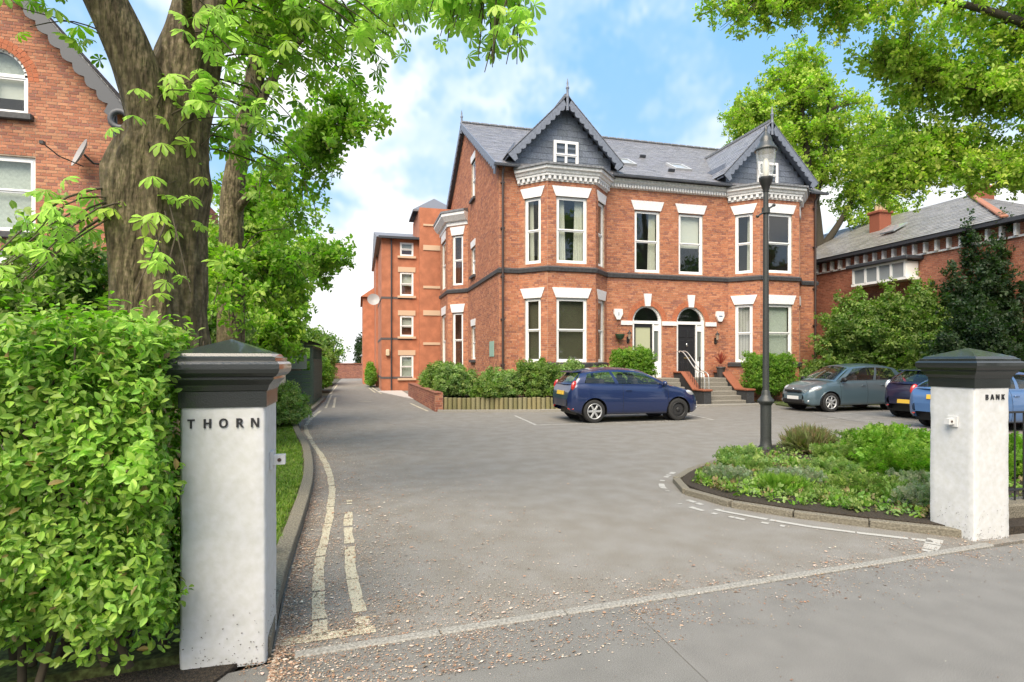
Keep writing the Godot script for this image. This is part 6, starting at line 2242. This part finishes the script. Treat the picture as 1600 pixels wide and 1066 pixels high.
func shrubs() -> void:
	var mid := [Color(0.195, 0.3, 0.066), Color(0.247, 0.36, 0.078), Color(0.156, 0.24, 0.054)]
	var lime := [Color(0.2, 0.36, 0.04), Color(0.24, 0.42, 0.05), Color(0.16, 0.3, 0.035)]
	var dark := [Color(0.045, 0.085, 0.035), Color(0.06, 0.11, 0.04), Color(0.035, 0.07, 0.03)]
	var soft := [Color(0.26, 0.375, 0.112), Color(0.325, 0.45, 0.138), Color(0.208, 0.312, 0.1)]
	# before the villa
	var i := 0
	for e in [[3.3, -20.2, 0.85, 1.15, "rounded shrub at the drive corner of the log edged bed"], [3.3, -22.6, 0.85, 1.2, "second rounded shrub along the brick planter wall"], [3.4, -25.2, 0.8, 1.1, "farthest rounded shrub along the brick planter wall"], [4.7, -19.1, 0.75, 0.95, "low spreading shrub before the villa's corner drainpipe"], [5.9, -18.8, 0.85, 1.3, "taller loose shrub before the villa's near bay window"], [7.2, -18.9, 0.8, 1.15, "shrub under the near bay window behind the blue car's tail"], [8.4, -18.8, 0.7, 1.0, "small shrub behind the blue hatchback's roof"], [4.2, -18.7, 0.55, 0.7, "lowest shrub spilling over the log edging"]]:
		bush("garden_shrub", e[4], Vector3(e[0], 0.34, e[1]), Vector3(e[2], e[3], e[2]), 1500, {"leaf": "spray", "size": 0.15, "tones": soft if i % 3 != 1 else mid, "rough": 0.5, "fill": 0.35, "group": "shrubs before the villa"})
		i += 1
	bush("clipped_hedge", "bright clipped hedge block beside the glazed front door", Vector3(9.75, 0.3, -19.3), Vector3(0.75, 1.65, 0.6), 2600, {"leaf": "spray", "size": 0.12, "tones": lime, "boxy": 0.75, "rough": 0.15, "cat": "hedge", "dome": true, "fill": 0.25})
	bush("clipped_hedge", "bright clipped hedge block beyond the steps under the far bay", Vector3(15.7, 0.0, -19.35), Vector3(1.0, 1.75, 0.55), 3000, {"leaf": "spray", "size": 0.12, "tones": lime, "boxy": 0.8, "rough": 0.15, "cat": "hedge", "dome": true, "fill": 0.25})
	for e in [[18.3, -19.6, 0.9, 1.5, "soft green shrub at the villa's far corner"], [20.0, -18.6, 1.0, 1.5, "pale domed shrub behind the grey hatchback"]]:
		bush("corner_shrub", e[4], Vector3(e[0], 0, e[1]), Vector3(e[2], e[3], e[2]), 1800, {"leaf": "spray", "size": 0.16, "tones": soft, "rough": 0.3, "group": "shrubs by the villa's far corner"})
	# big shrubs before the right-hand house
	for e in [[19.9, -18.6, 1.9, 4.1, 1.7, 0, "large mid green laurel between villa and long brick house"], [21.2, -17.4, 1.6, 4.3, 1.5, 0, "tall loose laurel under the oriel window"], [22.6, -15.6, 1.9, 6.0, 1.6, 1, "dark pointed evergreen behind the BANK pillar"], [20.6, -14.6, 1.5, 3.1, 1.3, 1, "dark holly mass behind the parked blue cars"], [24.3, -14.0, 1.8, 4.6, 1.6, 1, "dark evergreen at the picture's edge beyond the pillar"]]:
		bush("evergreen_shrub", e[6], Vector3(e[0] - 0.2, 0, e[1]), Vector3(e[2], e[3], e[4]), 5200, {"leaf": "spray", "size": 0.26, "tones": mid if e[5] == 0 else dark, "rough": 0.55, "fill": 0.4, "lump": 0.7, "stems": 14, "group": "evergreens before the long brick house"})
	# left verge
	bush("verge_shrub", "grey green shrub spilling over the kerb beside the lawn", Vector3(-1.75, 0.05, -15.0), Vector3(0.55, 1.0, 0.9), 1300, {"leaf": "spray", "size": 0.11, "tones": soft, "rough": 0.5})
	bush("verge_shrub", "broad leafy bush on the lawn short of the bin store", Vector3(-4.0, 0.05, -18.8), Vector3(1.0, 2.2, 1.3), 2400, {"leaf": "spray", "size": 0.2, "tones": mid, "rough": 0.5})
	bush("verge_shrub", "dense understorey bush behind the slimmer chestnut trunk", Vector3(-3.4, 0.05, -13.4), Vector3(1.3, 2.6, 1.3), 2600, {"leaf": "spray", "size": 0.24, "tones": mid, "rough": 0.5})
	bush("verge_shrub", "leafy bush between the gabled house and the great trunk", Vector3(-4.3, 0.05, -10.5), Vector3(1.2, 3.4, 1.3), 2400, {"leaf": "spray", "size": 0.24, "tones": mid, "rough": 0.5})
	bush("verge_shrub", "yellow green bush past the bin store at the drive edge", Vector3(-2.3, 0, -32.5), Vector3(0.9, 2.0, 2.6), 1800, {"leaf": "spray", "size": 0.22, "tones": lime, "rough": 0.4})
	bush("verge_shrub", "green bush farther along the drive edge", Vector3(-2.7, 0, -42.0), Vector3(1.1, 2.6, 3.5), 1800, {"leaf": "spray", "size": 0.3, "tones": mid, "rough": 0.4})
	bush("wall_shrub", "small clipped shrub against the side of the orange flats", Vector3(0.75, 0, -37.5), Vector3(0.35, 1.5, 1.6), 900, {"leaf": "spray", "size": 0.16, "tones": lime, "rough": 0.3})
	# far things over the end wall
	bush("distant_conifer", "dark conifer far beyond the end wall", Vector3(1.2, 0, -78.0), Vector3(1.6, 5.2, 1.6), 1500, {"leaf": "spray", "size": 0.5, "tones": dark, "rough": 0.5, "cat": "tree"})
	bush("distant_tree", "hazy green tree beyond the end wall", Vector3(-6.0, 0, -66.0), Vector3(4.2, 5.0, 3.0), 2200, {"leaf": "spray", "size": 0.6, "tones": mid, "rough": 0.5, "cat": "tree"})
	var fh := thing("distant_house", "pale gabled house far beyond the end wall", "house", Vector3(2.6, 0, -74))
	var w := MB.new()
	w.box(Vector3(0, 1.1, 0), Vector3(4.5, 2.2, 6))
	put("wall", w, M("far_brick", Color(0.4, 0.2, 0.13), 0.9), fh)
	var rf := MB.new()
	rf.prism(PackedVector2Array([Vector2(-2.5, 0), Vector2(2.5, 0), Vector2(0, 2.4)]), Transform3D(Basis(), Vector3(0, 2.2, -3.1)), 6.2)
	put("roof", rf, M("far_roof", Color(0.28, 0.28, 0.29), 0.7), fh)
	# the island bed
	var grey_green := [Color(0.27, 0.33, 0.22), Color(0.33, 0.38, 0.28), Color(0.21, 0.26, 0.16)]
	for e in [
		[4.75, -6.6, 0.32, 0.14, "feather", 0.089, grey_green, "grey lavender clump at the rounded tip of the bed"],
		[5.0, -6.0, 0.3, 0.10, "tuft", 0.122, lime, "low bright tuft near the kerb at the bed's tip"],
		[5.35, -7.1, 0.34, 0.18, "feather", 0.112, soft, "soft green heather behind the bed's tip"],
		[5.5, -6.3, 0.36, 0.14, "feather", 0.095, grey_green, "silvery lavender clump in the middle of the bed"],
		[5.2, -5.5, 0.36, 0.10, "spray", 0.067, mid, "dark creeping plant hugging the front kerb"],
		[5.6, -7.45, 0.3, 0.27, "feather", 0.135, soft, "pale feathery plant left of the lamp post"],
		[7.55, -8.3, 0.36, 0.27, "tuft", 0.270, [Color(0.26, 0.24, 0.12), Color(0.22, 0.26, 0.1), Color(0.3, 0.22, 0.14)], "straw coloured grass tuft just right of the lamp post"],
		[6.3, -6.5, 0.42, 0.18, "feather", 0.122, soft, "mid green heather before the lamp post"],
		[5.9, -5.5, 0.4, 0.17, "feather", 0.112, mid, "dark feathery conifer near the front kerb"],
		[7.3, -7.2, 0.5, 0.24, "feather", 0.157, mid, "loose twiggy shrub right of the lamp post"],
		[6.6, -5.4, 0.42, 0.20, "feather", 0.112, grey_green, "blue grey conifer beside the BANK pillar"],
		[6.0, -4.85, 0.36, 0.20, "feather", 0.106, grey_green, "bushy grey green conifer touching the BANK pillar"],
		[7.2, -6.1, 0.6, 0.38, "feather", 0.190, lime, "bright ferny shrub behind the pillar's near side"],
		[8.0, -7.0, 0.7, 0.45, "feather", 0.201, lime, "tallest bright ferny shrub in front of the parked cars"],
		[8.9, -6.0, 0.8, 0.45, "feather", 0.201, lime, "bright ferny shrub seen through the iron railing"],
		[9.3, -8.3, 0.8, 0.38, "spray", 0.101, mid, "low green shrub at the bed's far side"]]:
		bush("bed_plant", e[7], Vector3(e[0], 0.06, e[1]), Vector3(e[2], e[3], e[2]), int(200 + e[2] * 900), {"leaf": e[4], "size": e[5], "tones": e[6], "rough": 0.5, "fill": 0.5, "face": 0.5, "stems": 5, "cat": "plant", "group": "plants in the island bed"})
	# low ground cover between the plants of the bed
	var gr := RandomNumberGenerator.new()
	gr.seed = 91
	var gts := []
	var gcs := []
	var gp := PackedVector2Array([Vector2(5.45, -4.5), Vector2(4.7, -5.15), Vector2(4.25, -5.8), Vector2(4.18, -6.5), Vector2(4.5, -7.0), Vector2(5.3, -7.6), Vector2(6.7, -8.5), Vector2(8.2, -9.2), Vector2(10.5, -9.3), Vector2(10.5, -4.6), Vector2(6.0, -4.5)])
	while gts.size() < 1500:
		var q := Vector2(gr.randf_range(4.1, 10.5), gr.randf_range(-9.3, -4.4))
		if gr.randf() < 0.5: q = Vector2(gr.randf_range(4.1, 6.5), gr.randf_range(-7.8, -4.4))
		if not Geometry2D.is_point_in_polygon(q, gp): continue
		gts.append(turned(Vector3(q.x, 0.09 + gr.randf() * 0.05, q.y), (Vector3.UP + rand_dir(gr) * 0.5).normalized(), gr.randf() * TAU, gr.randf_range(0.06, 0.14)))
		gcs.append(tint([lime[0], soft[0], mid[0], soft[1], Color(0.3, 0.24, 0.12)][gr.randi() % 5], gr, 0.25))
	copies("ground_cover", leaf_mesh("spray"), leaf_mat(), gts, gcs)
	tag(get_child(get_child_count() - 1), "low green ground cover between the plants of the island bed", "ground cover")
	# lawn and litter
	var r := RandomNumberGenerator.new()
	r.seed = 55
	var ts := []
	var cs := []
	for k in 16000:
		var z := -3.9 - pow(r.randf(), 1.5) * 14.0
		var edge := lerps([[-17.0, -1.7], [-13.6, -1.4], [-11.0, -1.0], [-8.0, -0.73], [-4.5, -0.67], [-3.4, -0.6]], z)
		var x := edge - pow(r.randf(), 1.3) * 3.2
		if r.randf() < 0.25: x = edge - r.randf() * 0.5
		ts.append(Transform3D(Basis(Vector3.UP, r.randf() * TAU).scaled(Vector3.ONE * r.randf_range(0.035, 0.09)), Vector3(x, 0.068, z)))
		cs.append(tint([Color(0.2, 0.32, 0.04), Color(0.26, 0.36, 0.06), Color(0.15, 0.25, 0.03)][r.randi() % 3], r, 0.2))
	for k in 500:
		ts.append(Transform3D(Basis(Vector3.UP, r.randf() * TAU).scaled(Vector3(0.1, 0.34, 0.1)), Vector3(-0.72 + r.randf_range(-0.1, 0.03), 0.07, -4.9 + r.randf_range(-0.12, 0.12))) if k < 30 else Transform3D(Basis(Vector3.UP, r.randf() * TAU).scaled(Vector3.ONE * 0.06), Vector3(r.randf_range(15, 21.5), 0.05, r.randf_range(-20.4, -17.3))))
		cs.append(tint(Color(0.2, 0.33, 0.05), r, 0.2))
	copies("grass", leaf_mesh("grass"), leaf_mat(), ts, cs)
	tag(get_child(get_child_count() - 1), "short lawn grass on the verge inside the kerb", "grass")
	litter(r)

func litter(r: RandomNumberGenerator) -> void:
	var mb := MB.new()
	mb.quad(Vector3(-0.5, 0, 0.4), Vector3(0.5, 0.05, 0.3), Vector3(0.45, 0.12, -0.35), Vector3(-0.4, 0.02, -0.4))
	mb.tri(Vector3(0.5, 0.05, 0.3), Vector3(0.85, 0.0, 0.0), Vector3(0.45, 0.12, -0.35))
	var flake := mb.mesh()
	var nz := FastNoiseLite.new()
	nz.seed = 4
	nz.frequency = 0.9
	nz.fractal_octaves = 3
	var ts := []
	var cs := []
	var pal := [Color(0.26, 0.16, 0.1), Color(0.2, 0.125, 0.08), Color(0.32, 0.23, 0.15), Color(0.42, 0.34, 0.25), Color(0.13, 0.09, 0.06), Color(0.5, 0.43, 0.36), Color(0.3, 0.17, 0.1)]
	var k := 0
	while ts.size() < 60000 and k < 300000:
		k += 1
		var x: float
		var z := -3.0 - pow(r.randf(), 1.4) * 14.0
		var w := r.randf()
		var dens := 0.0
		if w < 0.72:
			var edge := lerps([[-17.0, -1.55], [-13.6, -1.25], [-11.0, -0.85], [-8.0, -0.58], [-4.5, -0.52], [-3.4, -0.47]], z)
			var u := pow(r.randf(), 1.9) * 2.4
			x = edge + 0.02 + u
			dens = exp(-u * 0.95) * (0.75 + 1.3 * maxf(0.0, nz.get_noise_2d(x * 1.6, z * 1.6) + 0.25))
		elif w < 0.9:
			x = r.randf_range(-0.6, 6.0)
			z = -3.4 - 0.08 * x + r.randfn(0, 0.25)
			dens = 0.18 + 1.6 * maxf(0.0, nz.get_noise_2d(x * 2.2, z * 2.2))
		else:
			x = r.randf_range(-0.5, 6.5)
			z = r.randf_range(-9.5, -2.2)
			dens = 1.7 * maxf(0.0, nz.get_noise_2d(x * 1.2 + 40, z * 1.2) - 0.22) + 0.025
			if x > 3.0 and z < -3.8 and z > -6.5: dens += 0.25
		if r.randf() > dens: continue
		var s := r.randf_range(0.0035, 0.011) * (1.0 if r.randf() < 0.95 else 2.2)
		ts.append(Transform3D((Basis(Vector3.UP, r.randf() * TAU) * Basis(Vector3.RIGHT, r.randf_range(-0.3, 0.3))).scaled(Vector3(s, s, s * 0.8)), Vector3(x, 0.012, z)))
		cs.append(tint(pal[r.randi() % pal.size()], r, 0.25))
	copies("leaf_litter", flake, M("litter", Color.WHITE, 0.9, {"vc": 1}), ts, cs)
	tag(get_child(get_child_count() - 1), "brown leaf litter and petals strewn over the drive", "leaf litter")

# trees over the road, out of the picture; the villa's windows mirror them
func street_trees() -> void:
	var bark := M("bark_dark", Color(0.1, 0.085, 0.06), 0.92)
	var tones := [Color(0.12, 0.22, 0.04), Color(0.15, 0.27, 0.05), Color(0.09, 0.17, 0.03)]
	for i in 7:
		var b := Vector3(9 + i * 8.2, 0, 19.5 + (i % 3) * 2.2)
		var h := 15.5 + (i % 2) * 2.5
		tree("street_tree", ["first", "second", "third", "fourth", "fifth", "sixth", "last"][i] + " broad roadside tree over the road, mirrored in the villa windows", [[[b, b + Vector3(0.1, h * 0.4, 0), b + Vector3(0, h * 0.85, 0.2)], 0.4, 0.12]],
			[[b + Vector3(0, h * 0.62, 0), Vector3(4.4, h * 0.36, 3.2), 130], [b + Vector3(0, h * 0.24, -0.5), Vector3(3.8, h * 0.16, 2.4), 60]],
			{"bark": bark, "leaf": "spray", "size": 0.95, "per": 8, "spread": 0.9, "tones": tones, "twig": 1.6, "group": "trees across the road"})
